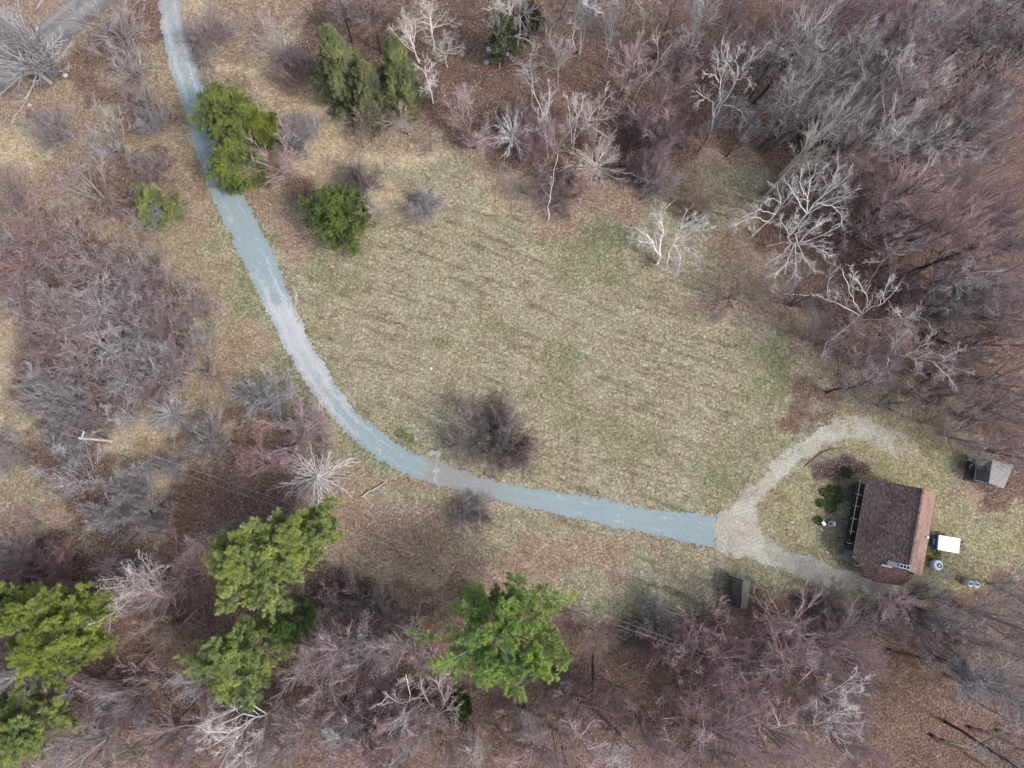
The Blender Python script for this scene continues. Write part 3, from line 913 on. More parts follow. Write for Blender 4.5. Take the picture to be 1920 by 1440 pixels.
hero('pale crooked tree with low left reaching limbs beside the meadow corner', 'white', [
    [(1410, 442, 0), (1430, 425, 2.5), (1455, 402, 5), (1465, 380, 7), (1457, 345, 9)],
    [(1440, 415, 3.5), (1420, 408, 4.4), (1400, 410, 5), (1372, 425, 5.5)], [(1455, 402, 5), (1425, 392, 6), (1392, 408, 7)],
    [(1465, 380, 7), (1450, 372, 7.5), (1432, 378, 8)], [(1462, 388, 6.4), (1485, 365, 8.4), (1492, 350, 9)]], 0.122, 1.22, 1.20, seed=6)
hero('pale tree with drooping starburst crown below the tall pale one', 'white', [
    [(1438, 461, 0), (1462, 456, 3), (1494, 455, 6.5), (1530, 445, 8), (1560, 430, 9.5), (1575, 424, 10)],
    [(1490, 456, 6), (1478, 490, 6.6), (1452, 522, 6.2)], [(1492, 456, 6.2), (1492, 490, 7), (1494, 520, 7)],
    [(1495, 456, 6.4), (1512, 490, 7.3), (1527, 510, 7)], [(1485, 456, 5.6), (1475, 430, 7.4), (1462, 412, 8.3)],
    [(1494, 455, 6.4), (1497, 425, 8.2), (1490, 405, 9)], [(1500, 453, 6.8), (1520, 430, 8.6), (1547, 410, 9.8)],
    [(1505, 453, 6.9), (1538, 468, 8.3), (1560, 480, 8.3)], [(1482, 457, 5.4), (1465, 480, 6.2), (1443, 492, 5.8)]], 0.144, 1.49, 1.20, seed=7)
hero('white bare tree with flat zigzag limbs left of the black trunked clump', 'white', [
    [(1630, 530, 0), (1640, 512, 2), (1655, 490, 4.5), (1675, 475, 6.5), (1690, 455, 8), (1702, 438, 9), (1728, 437, 10)],
    [(1658, 488, 4.7), (1640, 490, 5), (1624, 492, 5.4)], [(1675, 475, 6.5), (1700, 478, 7), (1712, 470, 8), (1730, 468, 9)],
    [(1675, 474, 6.6), (1660, 458, 7.5)], [(1690, 455, 8), (1730, 455, 9.6), (1740, 450, 10)], [(1700, 440, 9), (1680, 444, 9.4)]], 0.108, 0.94, 1.20, seed=8)
hero('wide dead white tree with long crooked arms at the wood edge', 'white', [
    [(1602, 601, 0), (1612, 594, 2.5), (1618, 586, 4.5), (1630, 580, 5.5), (1645, 574, 6.6), (1665, 563, 8), (1680, 540, 9), (1690, 527, 10)],
    [(1612, 592, 3), (1590, 577, 5), (1560, 565, 6), (1550, 550, 7), (1552, 535, 8)], [(1562, 566, 6), (1550, 562, 6.4), (1530, 552, 7)],
    [(1618, 586, 4.5), (1626, 572, 6), (1627, 555, 7), (1612, 535, 8), (1600, 518, 9)], [(1616, 588, 4), (1600, 566, 6.2), (1590, 540, 8), (1580, 505, 10)],
    [(1648, 574, 6.6), (1658, 548, 8.6), (1668, 520, 10)], [(1606, 600, 1), (1655, 600, 4.5), (1688, 596, 7), (1728, 596, 9), (1740, 603, 9.5)],
    [(1604, 602, .6), (1578, 622, 1.6), (1550, 643, 2.4), (1540, 668, 2.4)], [(1688, 596, 7), (1682, 582, 8)]], 0.115, 0.81, 1.20, seed=9)
hero('pale tree with slanting crown right of the wide dead white tree', 'white', [
    [(1698, 538, 0), (1712, 533, 2), (1745, 525, 5), (1780, 520, 8), (1812, 513, 10), (1845, 508, 12)],
    [(1772, 523, 7), (1752, 540, 6), (1728, 560, 5)], [(1782, 520, 8), (1800, 538, 8.3), (1822, 556, 8.8)], [(1750, 525, 5.4), (1752, 552, 4.6), (1754, 576, 4)],
    [(1768, 522, 6.8), (1766, 504, 8)], [(1786, 522, 8), (1797, 545, 7.6), (1790, 565, 7)], [(1812, 513, 10), (1842, 530, 11)], [(1795, 517, 9), (1815, 500, 11)]], 0.122, 1.62, 1.10, seed=10)
hero('pale spreading tree leaning right above the looped end of the lane', 'pale', [
    [(1604, 664, 0), (1640, 668, 3), (1668, 664, 6), (1720, 672, 9), (1780, 685, 12), (1818, 700, 14)],
    [(1664, 664, 5.6), (1680, 642, 8), (1700, 618, 10)], [(1690, 668, 7.4), (1728, 650, 9.4), (1745, 634, 10.4)], [(1664, 664, 5.6), (1662, 690, 5.4), (1672, 712, 5.4)],
    [(1750, 679, 10.6), (1775, 703, 10.6), (1788, 722, 10.6)], [(1715, 672, 8.8), (1722, 700, 8.4)], [(1760, 681, 11), (1785, 662, 12.6), (1800, 655, 13)]], 0.144, 1.62, 1.00, seed=11)
hero('slender white birch with two thin stems in the clearing above the meadow', 'white', [
    [(1027, 296, 0), (1024, 258, 4), (1019, 228, 6.4), (1010, 192, 9), (998, 168, 11)], [(1023, 246, 5), (1027, 205, 8), (1030, 170, 10)],
    [(1024, 258, 4), (1012, 235, 5.6), (1010, 210, 7)]], 0.061, 1.08, 1.00, seed=12, group=None)
hero('clump of slender white birch stems right of the two stemmed birch', 'white', [
    [(1073, 277, 0), (1077, 245, 3), (1084, 215, 6), (1096, 178, 9)], [(1072, 270, .8), (1070, 245, 3), (1068, 212, 6), (1063, 178, 9)],
    [(1077, 262, 1.6), (1100, 228, 5), (1122, 200, 7.6), (1146, 176, 10)], [(1082, 222, 5.4), (1078, 195, 8), (1080, 180, 9)]], 0.058, 1.08, 1.00, seed=13)
hero('broken white birch pole leaning over the meadow edge', 'white', [
    [(1028, 413, 0), (1030, 385, 3), (1036, 345, 7), (1046, 288, 12)]], 0.072, 0.41, 1.00, seed=14, fine=False)
hero('pale forked tree leaning in the brown leaf litter left of the twin birch', 'pale', [
    [(1190, 186, 0), (1198, 168, 2), (1215, 145, 4), (1232, 118, 6), (1233, 90, 8), (1238, 60, 10)], [(1226, 128, 5.3), (1240, 105, 7), (1255, 85, 8), (1280, 74, 9)],
    [(1216, 143, 4.2), (1205, 120, 5.6), (1196, 103, 6.5)], [(1234, 85, 8.3), (1222, 72, 9)]], 0.094, 0.94, 1.10, seed=15)
hero('small forked white sapling left of the pale forked tree', 'white', [[(1157, 210, 0), (1164, 190, 2), (1168, 172, 3.4), (1165, 152, 5)], [(1168, 172, 3.4), (1181, 152, 5)]], 0.043, 0.81, 1.00, seed=16)
hero('long leaning white birch at the top edge with a forked tip', 'white', [
    [(1040, 98, 0), (1062, 65, 5), (1082, 42, 8), (1110, 15, 12), (1122, -8, 14)], [(1080, 45, 7.6), (1068, 42, 8.4)], [(1076, 50, 7), (1074, 75, 6), (1078, 92, 5)],
    [(1108, 17, 11.6), (1096, 5, 13)], [(1110, 15, 12), (1126, 25, 11.6)]], 0.079, 0.68, 1.00, seed=17)
hero('straight white trunk leaning to the top edge', 'white', [[(1167, 54, 0), (1180, 28, 5), (1196, -6, 10), (1204, -30, 12)], [(1190, 5, 8.6), (1200, 10, 9)]], 0.072, 0.68, 1.00, seed=18)
hero('straight pale trunk right of the white leaning one at the top edge', 'pale', [[(1190, 102, 0), (1208, 50, 6), (1222, 5, 11), (1230, -20, 13)], [(1219, 12, 10), (1235, -5, 12)], [(1214, 30, 8.4), (1200, 22, 9.4)]], 0.072, 0.94, 1.00, seed=19)
hero('long pale birch with fan shaped tip in the upper right woods', 'white', [
    [(1592, 232, 0), (1622, 186, 4), (1650, 155, 7.4), (1672, 130, 10), (1690, 112, 12), (1714, 94, 14)], [(1672, 130, 10), (1665, 105, 11.5), (1658, 98, 12)],
    [(1676, 127, 10.4), (1710, 128, 13)], [(1640, 166, 6.2), (1628, 148, 7.2)], [(1684, 118, 11.3), (1690, 95, 13), (1700, 86, 14)], [(1680, 122, 11), (1704, 110, 13.4)]], 0.122, 1.35, 1.10, seed=20)
hero('whitish dead tree with zigzag arms left of the lone bottom pine', 'white', [
    [(808, 1287, 0), (790, 1302, 3), (768, 1316, 6), (756, 1328, 8)], [(766, 1316, 6), (745, 1318, 7.5), (730, 1305, 8.5), (708, 1322, 9)], [(768, 1314, 6), (767, 1290, 8), (761, 1264, 9.5)],
    [(758, 1328, 7.6), (752, 1345, 8), (728, 1360, 8)], [(756, 1330, 8), (762, 1350, 8.4), (755, 1360, 8.4), (735, 1368, 8), (728, 1380, 8)], [(756, 1358, 8.4), (775, 1378, 8.6)]], 0.094, 0.68, 1.20, seed=21)
hero('pale tree with curling arms just left of the dead tree and pine', 'pale', [
    [(822, 1318, 0), (822, 1325, 2), (822, 1335, 5), (818, 1350, 7), (815, 1372, 8)], [(822, 1332, 4), (800, 1312, 6), (788, 1290, 7)], [(822, 1335, 5), (838, 1315, 6.5), (815, 1275, 8)],
    [(822, 1338, 5), (845, 1330, 6), (855, 1350, 7)]], 0.079, 1.35, 1.00, seed=22)
hero('pale branching tree leaning right in the lower right woods', 'white', [
    [(1484, 1342, 0), (1500, 1328, 3), (1540, 1306, 7), (1580, 1284, 10.5), (1607, 1260, 13)], [(1560, 1296, 8.6), (1590, 1300, 11), (1620, 1294, 12)], [(1574, 1288, 10), (1610, 1276, 12.4), (1628, 1280, 13)],
    [(1545, 1303, 7.6), (1570, 1318, 9), (1590, 1325, 10)]], 0.101, 1.08, 1.10, seed=23)
hero('low white tree with long horizontal limbs in the lower right woods', 'white', [
    [(1478, 1352, 0), (1500, 1358, 3), (1528, 1357, 6.4), (1555, 1345, 9), (1580, 1335, 11), (1620, 1335, 13)], [(1530, 1358, 6.6), (1560, 1370, 9), (1586, 1394, 10)], [(1492, 1357, 2), (1462, 1361, 2.6), (1430, 1368, 3)],
    [(1462, 1360, 2.6), (1452, 1332, 3.6), (1438, 1308, 5)], [(1526, 1357, 6.2), (1530, 1325, 7.6), (1528, 1312, 8.2)], [(1528, 1357, 6.4), (1570, 1352, 9.4), (1606, 1372, 11)], [(1560, 1343, 9.3), (1600, 1322, 12)]], 0.122, 1.35, 1.10, seed=24)
hero('pale crooked sapling at the bottom edge below the low white tree', 'pale', [
    [(1512, 1372, 0), (1515, 1395, 3), (1520, 1425, 6), (1521, 1445, 8)], [(1513, 1380, 1.6), (1505, 1405, 4), (1488, 1385, 5), (1480, 1376, 5.4)], [(1518, 1415, 5), (1545, 1425, 7), (1572, 1434, 8)], [(1512, 1376, .8), (1498, 1370, 3), (1484, 1376, 3.6)]], 0.086, 1.08, 1.10, seed=25)
hero('big pale tree with long arms sweeping down left near the bottom edge', 'white', [
    [(530, 1312, 0), (515, 1326, 2.4), (500, 1340, 4.6), (475, 1345, 7), (440, 1370, 11), (398, 1398, 15)], [(480, 1344, 6.6), (450, 1340, 9), (415, 1358, 12), (378, 1385, 15)],
    [(500, 1340, 4.6), (495, 1370, 6.4), (485, 1400, 9), (478, 1432, 11)], [(470, 1349, 7.6), (440, 1392, 11), (420, 1425, 14)], [(500, 1338, 4.8), (470, 1318, 6.4), (440, 1330, 8.6), (405, 1345, 12), (372, 1362, 14)],
    [(455, 1360, 9.6), (420, 1372, 13), (385, 1372, 15)], [(490, 1372, 6.6), (458, 1405, 10), (450, 1432, 12)]], 0.144, 1.76, 1.10, seed=26)
hero('blackish trunked small tree standing inside the meadow at the right', 'dark', [
    [(1362, 561, 0), (1372, 552, 1.5), (1384, 536, 3.6)], [(1364, 560, .4), (1380, 552, 2), (1398, 542, 4), (1432, 518, 6.6)], [(1366, 560, .5), (1384, 563, 1.8), (1402, 572, 3.5), (1412, 602, 4.6)],
    [(1366, 561, .6), (1378, 580, 2.4), (1388, 604, 3.6)], [(1364, 560, .4), (1348, 548, 2), (1335, 540, 3)], [(1368, 562, .8), (1355, 582, 2.4), (1345, 590, 3.4)], [(1368, 556, 1), (1400, 548, 4.6), (1425, 556, 6)]], 0.065, 2.03, 0.90, seed=27)

# ------------------------------------------------------------------ listed trees and shrubs (crown centre, radius, height)
LIST = [
    (44, 112, 84, 9, 'burst', 'grey'), (30, 70, 64, 12, 'vase', 'grey'), (200, 32, 52, 7, 'vase', 'grey'), (232, 112, 42, 6, 'vase', 'grey'), (256, 178, 34, 5, 'vase', 'grey'),
    (98, 238, 36, 3.4, 'shrub', 'grey'), (205, 262, 50, 5, 'vase', 'grey'), (288, 228, 28, 2.8, 'shrub', 'grey'), (392, 76, 44, 4, 'shrub', 'mauve'),
    (522, 88, 42, 5, 'vase', 'grey'), (548, 138, 34, 3.5, 'shrub', 'mauve'), (160, 350, 62, 7, 'vase', 'mauve'), (8, 362, 40, 5, 'vase', 'mauve'), (288, 312, 32, 3.0, 'shrub', 'mauve'),
    (515, 300, 55, 6, 'vase', 'pink'), (560, 250, 38, 4, 'shrub', 'grey'), (682, 345, 40, 4, 'shrub', 'dark'), (800, 388, 34, 3, 'shrub', 'grey'),
    (690, 392, 38, 8, 'vase', 'tan'), (505, 742, 52, 4, 'shrub', 'grey'), (318, 778, 50, 5, 'burst', 'grey'), (400, 828, 48, 4, 'shrub', 'grey'), (322, 872, 26, 2.5, 'shrub', 'grey'),
    (130, 892, 70, 6, 'vase', 'grey'), (252, 908, 38, 4, 'shrub', 'grey'), (208, 966, 36, 3.5, 'shrub', 'grey'), (280, 968, 42, 4, 'shrub', 'grey'), (14, 852, 34, 3.5, 'shrub', 'grey'),
    (130, 812, 40, 4, 'shrub', 'grey'), (545, 830, 68, 5, 'vase', 'pink'), (585, 812, 46, 4, 'shrub', 'mauve'), (480, 870, 50, 4.5, 'vase', 'red'), (594, 894, 72, 3.6, 'burst', 'white'), (266, 400, 34, 4, 'dead', 'pale'),
    (915, 822, 76, 4.5, 'shrub', 'dark'), (955, 838, 50, 4, 'shrub', 'dark'), (886, 962, 38, 2.4, 'shrub', 'dark'), (345, 1022, 34, 6, 'pole', 'pink'), (295, 398, 40, 5, 'vase', 'grey'),
    (960, 250, 44, 6, 'burst', 'white'), (1118, 308, 62, 4.5, 'burst', 'pale'), (1234, 232, 50, 7, 'vase', 'pink'), (1045, 250, 40, 8, 'vase', 'pink'), (875, 176, 36, 7, 'dead', 'pale'), (800, 138, 26, 9, 'pole', 'white'), (1235, 352, 36, 3, 'shrub', 'grey'),
    (775, 66, 48, 8, 'dead', 'white'), (832, 82, 44, 7, 'dead', 'pale'), (800, 20, 52, 11, 'dead', 'white'), (950, 22, 40, 12, 'dead', 'white'), (1100, 12, 40, 12, 'tall', 'pale'), (935, 70, 30, 9, 'dead', 'pale'),
    (270, 1112, 76, 11, 'dead', 'pale'), (285, 1120, 62, 10, 'vase', 'pink'), (1330, 1180, 62, 9, 'vase', 'pink'), (1345, 1246, 70, 11, 'vase', 'pink'), (1290, 1290, 52, 10, 'vase', 'pink'), (1498, 1222, 92, 11, 'vase', 'pink'), (1470, 1270, 60, 10, 'vase', 'red'),
    (1395, 1330, 70, 10, 'vase', 'pink'), (655, 1236, 66, 9, 'vase', 'pink'), (722, 1212, 50, 8, 'vase', 'mauve'), (740, 1400, 66, 11, 'vase', 'pink'), (545, 1372, 62, 9, 'burst', 'pale'), (590, 1262, 56, 10, 'vase', 'pale'),
    (625, 1340, 54, 9, 'vase', 'pink'), (665, 1410, 58, 9, 'vase', 'mauve'), (62, 1288, 76, 12, 'vase', 'grey'), (225, 1318, 60, 10, 'vase', 'grey'), (155, 1350, 46, 10, 'vase', 'red'), (255, 1412, 66, 11, 'dead', 'tan'), (130, 1428, 60, 11, 'vase', 'grey'),
    (1158, 1412, 50, 9, 'dead', 'white'), (995, 1358, 34, 7, 'burst', 'pale'), (905, 1412, 50, 9, 'dead', 'pale'), (1235, 1395, 50, 9, 'vase', 'pink'), (1330, 1398, 70, 11, 'vase', 'mauve'), (1300, 1440, 60, 11, 'vase', 'pink'), (1420, 1420, 60, 11, 'vase', 'pink'),
    (1760, 1180, 52, 9, 'vase', 'mauve'), (1830, 1190, 48, 10, 'dead', 'pale'), (1880, 1165, 56, 10, 'vase', 'grey'), (1720, 1140, 46, 6, 'vase', 'mauve'), (1855, 1262, 56, 12, 'tall', 'grey'), (1905, 1225, 46, 12, 'tall', 'grey'), (1898, 1425, 56, 14, 'tall', 'grey'), (1905, 1300, 40, 13, 'tall', 'grey'),
    (1845, 862, 38, 5, 'dead', 'grey'), (1440, 1150, 40, 4, 'shrub', 'red'), (1560, 1150, 44, 4, 'shrub', 'mauve'), (1240, 1165, 38, 3.5, 'shrub', 'grey'), (1190, 1200, 26, 2.4, 'shrub', 'dark'),
    (830, 1415, 40, 8, 'vase', 'mauve'), (1060, 1290, 30, 4, 'shrub', 'mauve'), (340, 1090, 40, 7, 'vase', 'mauve'), (650, 1130, 42, 4, 'shrub', 'mauve'), (720, 1160, 44, 5, 'shrub', 'mauve'), (20, 1060, 50, 5, 'vase', 'red'), (60, 1020, 40, 4, 'vase', 'mauve'),
    (1620, 1262, 40, 7, 'vase', 'pink'), (1590, 1390, 50, 9, 'vase', 'pink'), (890, 240, 44, 6, 'vase', 'mauve'), (985, 340, 56, 5, 'vase', 'mauve'), (1060, 360, 44, 4, 'shrub', 'mauve'), (1300, 380, 36, 3, 'shrub', 'tan'),
    (600, 1190, 46, 6, 'vase', 'mauve'), (800, 1240, 44, 6, 'vase', 'pink'), (790, 1350, 44, 8, 'vase', 'pink'), (870, 1380, 44, 8, 'vase', 'pink'), (1090, 1330, 50, 8, 'vase', 'pink'), (1040, 1400, 54, 9, 'vase', 'mauve'), (1120, 1190, 46, 5, 'vase', 'mauve'), (1255, 1215, 46, 6, 'vase', 'pink'), (480, 1415, 54, 10, 'vase', 'pink'), (340, 1400, 56, 10, 'vase', 'pink'), (300, 1180, 44, 6, 'vase', 'tan'),
    (1400, 1190, 50, 7, 'vase', 'red'), (1590, 1200, 50, 7, 'vase', 'mauve'), (1660, 1170, 50, 6, 'vase', 'mauve'), (1420, 1260, 60, 9, 'vase', 'pink'), (1560, 1290, 56, 9, 'vase', 'pink'), (760, 225, 36, 5, 'pole', 'tan'), (690, 235, 36, 4, 'shrub', 'tan'), (840, 205, 30, 7, 'pole', 'pink'),
]
for t in LIST: put_tree(*t)

# ------------------------------------------------------------------ fill of the woods and the thicket
def fill(poly, n, mind, kinds, cols, hr, rr_, seed, avoid=()):
    g = random.Random(seed)
    xs_ = [p[0] for p in poly]; ys_ = [p[1] for p in poly]
    pts = []; tries = 0
    while len(pts) < n and tries < 20000:
        tries += 1
        x, y = g.uniform(min(xs_), max(xs_)), g.uniform(min(ys_), max(ys_))
        if not pip(np.array([x]), np.array([y]), poly)[0]: continue
        if any(math.hypot(x - a, y - b) < mind for a, b in pts): continue
        if any(math.hypot(x - a, y - b) < r for a, b, r in avoid): continue
        pts.append((x, y))
    for x, y in pts:
        put_tree(x, y, g.uniform(*rr_), g.uniform(*hr), g.choice(kinds), g.choice(cols))
    return pts

AV = [(1370, 150, 62), (1250, 440, 60), (1520, 380, 40), (1500, 455, 60), (1680, 480, 50), (1620, 565, 70), (1780, 525, 50), (1500, 400, 40), (1680, 130, 40),
      (1430, 400, 60), (1230, 120, 40), (1640, 150, 30), (1750, 290, 34), (1690, 330, 24), (1550, 265, 26), (1800, 130, 22), (1860, 120, 22)]
# dense upper right
fill([(1440, -10), (1935, -10), (1935, 450), (1860, 560), (1740, 470), (1610, 420), (1590, 330), (1500, 280), (1450, 180)], 62, 40,
     ['tall', 'tall', 'tall', 'vase'], ['grey', 'pale', 'pink', 'pink', 'pink', 'grey'], (12, 17), (38, 62), 1, AV)
# right flank, darker and thinner
fill([(1500, 520), (1900, 520), (1935, 620), (1935, 860), (1800, 800), (1640, 745), (1560, 700)], 24, 48,
     ['vase', 'vase', 'tall'], ['mauve', 'mauve', 'dark', 'pink'], (6, 11), (38, 62), 2, [(1620, 560, 60), (1720, 670, 60), (1865, 890, 60)])
# top centre, scattered
fill([(960, -10), (1440, -10), (1440, 260), (1300, 200), (1150, 120), (980, 130)], 18, 56,
     ['tall', 'tall', 'pole'], ['pink', 'mauve', 'grey', 'mauve', 'grey'], (9, 14), (28, 44), 3, AV + [(1110, 80, 50)])
fill([(860, 250), (1000, 170), (1290, 180), (1300, 300), (1180, 330), (1080, 350), (900, 300)], 12, 55,
     ['vase', 'pole', 'shrub'], ['pink', 'mauve', 'red'], (4, 7), (30, 46), 4, AV)
# bottom woods
fill([(560, 1180), (800, 1200), (800, 1440), (420, 1440), (600, 1300)], 9, 62, ['vase', 'vase', 'tall'], ['pink', 'pink', 'grey', 'mauve'], (8, 12), (40, 62), 5, [(490, 1370, 60)])
fill([(1080, 1340), (1420, 1180), (1620, 1230), (1620, 1450), (1000, 1450), (860, 1400)], 16, 56, ['vase', 'vase', 'pole'], ['pink', 'pink', 'red', 'mauve'], (7, 12), (36, 58), 6, [(1530, 1330, 40)])
fill([(0, 1060), (350, 1060), (350, 1120), (200, 1110), (0, 1110)], 5, 60, ['vase', 'shrub'], ['mauve', 'red'], (3.5, 5), (36, 54), 7)
fill([(1640, 1130), (1935, 1110), (1935, 1440), (1860, 1300), (1750, 1200)], 8, 58, ['tall', 'vase'], ['grey', 'mauve', 'pink'], (8, 13), (36, 52), 8)
fill([(80, 1300), (420, 1260), (620, 1180), (1000, 1260), (1010, 1450), (60, 1450)], 16, 62, ['vase', 'vase', 'tall'], ['pink', 'pink', 'mauve', 'grey'], (7, 11), (42, 60), 12, [(490, 1360, 50), (935, 1190, 110), (300, 1210, 50)])
# thicket left of the drive
fill([(-20, 440), (120, 430), (240, 455), (330, 520), (385, 590), (370, 700), (280, 730), (240, 800), (120, 800), (50, 740), (70, 620), (0, 560)], 42, 38,
     ['vase', 'vase', 'shrub'], ['mauve', 'grey', 'grey', 'grey', 'mauve'], (3.4, 5.2), (38, 56), 9)
fill([(-20, 400), (60, 400), (80, 500), (0, 560)], 3, 40, ['vase'], ['red'], (5, 6.5), (44, 58), 10)
fill([(600, -10), (800, -10), (780, 40), (600, 20)], 4, 45, ['tall', 'vase'], ['mauve', 'grey', 'pink'], (8, 11), (36, 48), 11)

# ------------------------------------------------------------------ conifers
def conifer(label, name, cx, cy, rpx, h, col, style, seed, cat='pine tree'):
    g = np.random.default_rng(seed)
    cf = {'white': .72, 'spruce': .45, 'bush': .5, 'thin': .5}[style]
    c = W(cx, cy, h * cf)
    rad = rpx * np.linalg.norm(c - np.array([0, 0, H])) / FPX
    base = np.array([c[0], c[1], 0])
    tp = np.linspace(0, 1, 12)[:, None] * np.array([g.normal() * .25, g.normal() * .25, h])
    tp[1:] += np.cumsum(g.normal(size=(11, 3)) * np.array([.05, .05, 0]), 0)
    P = tp[None]; R = np.linspace(1, .15, 12)[None] * (.022 * h if style != 'bush' else .018 * h)
    lo = {'white': .34, 'spruce': .06, 'bush': .08, 'thin': .15}[style]
    nb = {'white': 92, 'spruce': 170, 'bush': 110, 'thin': 60}[style]
    t = lo + (1 - lo) * (np.arange(nb) + g.random(nb)) / nb
    az = g.random(nb) * 6.283
    la = .34 if style == 'white' else .22
    lob = 1 - la + la * np.sin(az * 3 + g.random() * 6) * np.sin(az * 5 + 7 * t + g.random() * 6)
    q = (t - lo) / (1 - lo)
    if style == 'spruce': prof = (1 - q) ** .85 * 1.0 + .05
    elif style == 'white': prof = np.clip(1.15 * np.sqrt(np.clip(1 - (q * 1.02) ** 2.2, 0, 1)), 0, 1) * (.7 + .3 * np.minimum(1, q * 4)) + .06
    else: prof = np.sqrt(np.clip(1 - (2 * np.abs(q - .38) / 1.3) ** 2.4, 0.02, 1))
    Lb = rad * prof * lob * (.78 + .34 * g.random(nb))
    el = {'white': np.radians(-4 + 38 * q), 'spruce': np.radians(-22 + 40 * q), 'bush': np.radians(5 + 55 * q), 'thin': np.radians(0 + 45 * q)}[style]
    K = 7
    B = np.zeros((nb, K, 3))
    ti = t * 11; i = np.clip(ti.astype(int), 0, 10); f = (ti - i)[:, None]
    B[:, 0] = P[0][i] * (1 - f) + P[0][i + 1] * f
    d = np.stack([np.cos(az) * np.cos(el), np.sin(az) * np.cos(el), np.sin(el)], 1)
    for k in range(1, K):
        d = d + g.normal(size=d.shape) * .07; d[:, 2] += .06 if style != 'spruce' else .035
        d /= np.linalg.norm(d, axis=1, keepdims=True)
        B[:, k] = B[:, k - 1] + d * (Lb / (K - 1))[:, None]
    RB = np.linspace(1, .3, K)[None] * np.clip(Lb * .013, .018, .07)[:, None]
    n1 = {'white': 11, 'spruce': 11, 'bush': 10, 'thin': 8}[style]
    S1, RS1, l1 = grow(B, RB, n1, np.clip(Lb * .36, .45, 1.7), (28, 55), 5, g, .10, .05, .32 if style != 'white' else .42, 1.0, rr=.5, minr=.01)
    n2 = {'white': 6, 'spruce': 5, 'bush': 5, 'thin': 4}[style]
    S2, RS2, l2 = grow(S1, RS1, n2, np.maximum(l1 * .45, .3), (30, 60), 3, g, .12, .12, .2, 1.0, rr=.5, minr=.008)
    # needle tufts: at twig tips and half-way along
    if style == 'white': pts = [S2[:, -1], S2[:, 1], S1[:, -1]]
    else: pts = [S2[:, -1], S2[:, 1], S1[:, 2], S1[:, -1]]
    C = np.concatenate(pts)
    dirs = np.concatenate([S2[:, -1] - S2[:, 1], S2[:, -1] - S2[:, 1]] + ([S1[:, -1] - S1[:, 2]] if style == 'white' else [S1[:, -1] - S1[:, 2]] * 2))
    dirs /= np.linalg.norm(dirs, axis=1, keepdims=True) + 1e-9
    nbld = {'white': 22, 'spruce': 12, 'bush': 18, 'thin': 10}[style]
    nl = {'white': .24, 'spruce': .15, 'bush': .18, 'thin': .18}[style]
    M = len(C)
    D = dirs[:, None, :] * .75 + g.normal(size=(M, nbld, 3)) * .6
    D[..., 2] += .25
    D /= np.linalg.norm(D, axis=2, keepdims=True)
    side = np.cross(D, g.normal(size=D.shape)); side /= np.linalg.norm(side, axis=2, keepdims=True) + 1e-9
    ln = nl * (.7 + .6 * g.random((M, nbld, 1)))
    wdt = .020 if style != 'white' else .023
    root_ = C[:, None, :] + g.normal(size=(M, nbld, 3)) * .05
    v0 = root_ - side * wdt; v1 = root_ + side * wdt; v2 = root_ + D * ln
    V = np.stack([v0, v1, v2], 2).reshape(-1, 3)
    F = np.arange(len(V)).reshape(-1, 3)
    tone = np.clip(vnoise(C[:, 0] * 1.1 + 50, C[:, 1] * 1.1 + C[:, 2] * .6, 1.0, 41) * .7 + g.random(M) * .45 - .05, 0, 1)
    tone = np.repeat(tone, nbld * 3)
    root = link(name, None, loc=base)
    Vt, Ft = merge([tubes(P, R, 8), tubes(B, RB, 5)])
    link('trunk', mesh_from('trunk', Vt, Ft, BARK, True), root, color=(.30, .27, .25))
    cm = mesh_from('crown', V, F, NEEDLE, False, {'tone': ('POINT', 'FLOAT', tone)})
    cr = link('crown', cm, root, color=col)
    Vs, Fs = merge([tubes(S1, RS1, 3), tubes(S2, RS2, 3)])
    link('twigs', mesh_from('twigs', Vs, Fs, BARK), cr, color=(.32, .29, .27))
    tag(root, label, cat)
    return root

GW = (.36, .42, .16)
GB = (.225, .28, .10)
GS = (.26, .285, .16)
conifer('large bright pine with ragged lobed crown just left of the starburst tree', 'pine_tree', 470, 1050, 92, 15, GW, 'white', 101)
conifer('bright pine lobe crown spreading right behind the large bright pine', 'pine_tree', 566, 1016, 70, 12, GW, 'white', 102)
conifer('pine with dark upper left crown below the large bright pine', 'pine_tree', 446, 1238, 76, 12, (.33, .40, .165), 'white', 103)
conifer('small thin topped pine between the two big left pines', 'pine_tree', 550, 1168, 44, 9, (.09, .15, .05), 'thin', 113)
conifer('yellow green pine on the left edge beside the fallen trunk', 'pine_tree', 92, 1188, 98, 13, (.30, .355, .10), 'white', 104)
conifer('olive green pine in the bottom left corner', 'pine_tree', 36, 1366, 74, 13, (.31, .37, .15), 'white', 105)
conifer('lone bright green pine with star shaped crown at bottom centre', 'pine_tree', 935, 1188, 138, 17, (.33, .44, .15), 'white', 106)
conifer('tall dark spruce at the upper left of the meadow', 'spruce_tree', 642, 128, 68, 14, GS, 'spruce', 107, 'spruce tree')
conifer('shorter dark spruce on the right of the tall spruce', 'spruce_tree', 735, 142, 54, 12, GS, 'spruce', 108, 'spruce tree')
conifer('low grey green spruce below and between the two dark spruces', 'spruce_tree', 692, 172, 58, 9, (.24, .25, .16), 'spruce', 109, 'spruce tree')
conifer('rounded pine overhanging the drive, upper of the pair', 'pine_tree', 432, 228, 62, 6.5, GB, 'bush', 110)
conifer('rounded pine overhanging the drive, lower of the pair', 'pine_tree', 446, 318, 54, 5.5, GB, 'bush', 111)
conifer('small yellowish pine behind the upper roadside pine', 'pine_tree', 503, 248, 32, 3.5, (.23, .26, .07), 'bush', 114)
conifer('round dark green pine standing in the meadow left part', 'pine_tree', 646, 412, 68, 6, (.175, .235, .08), 'bush', 112)
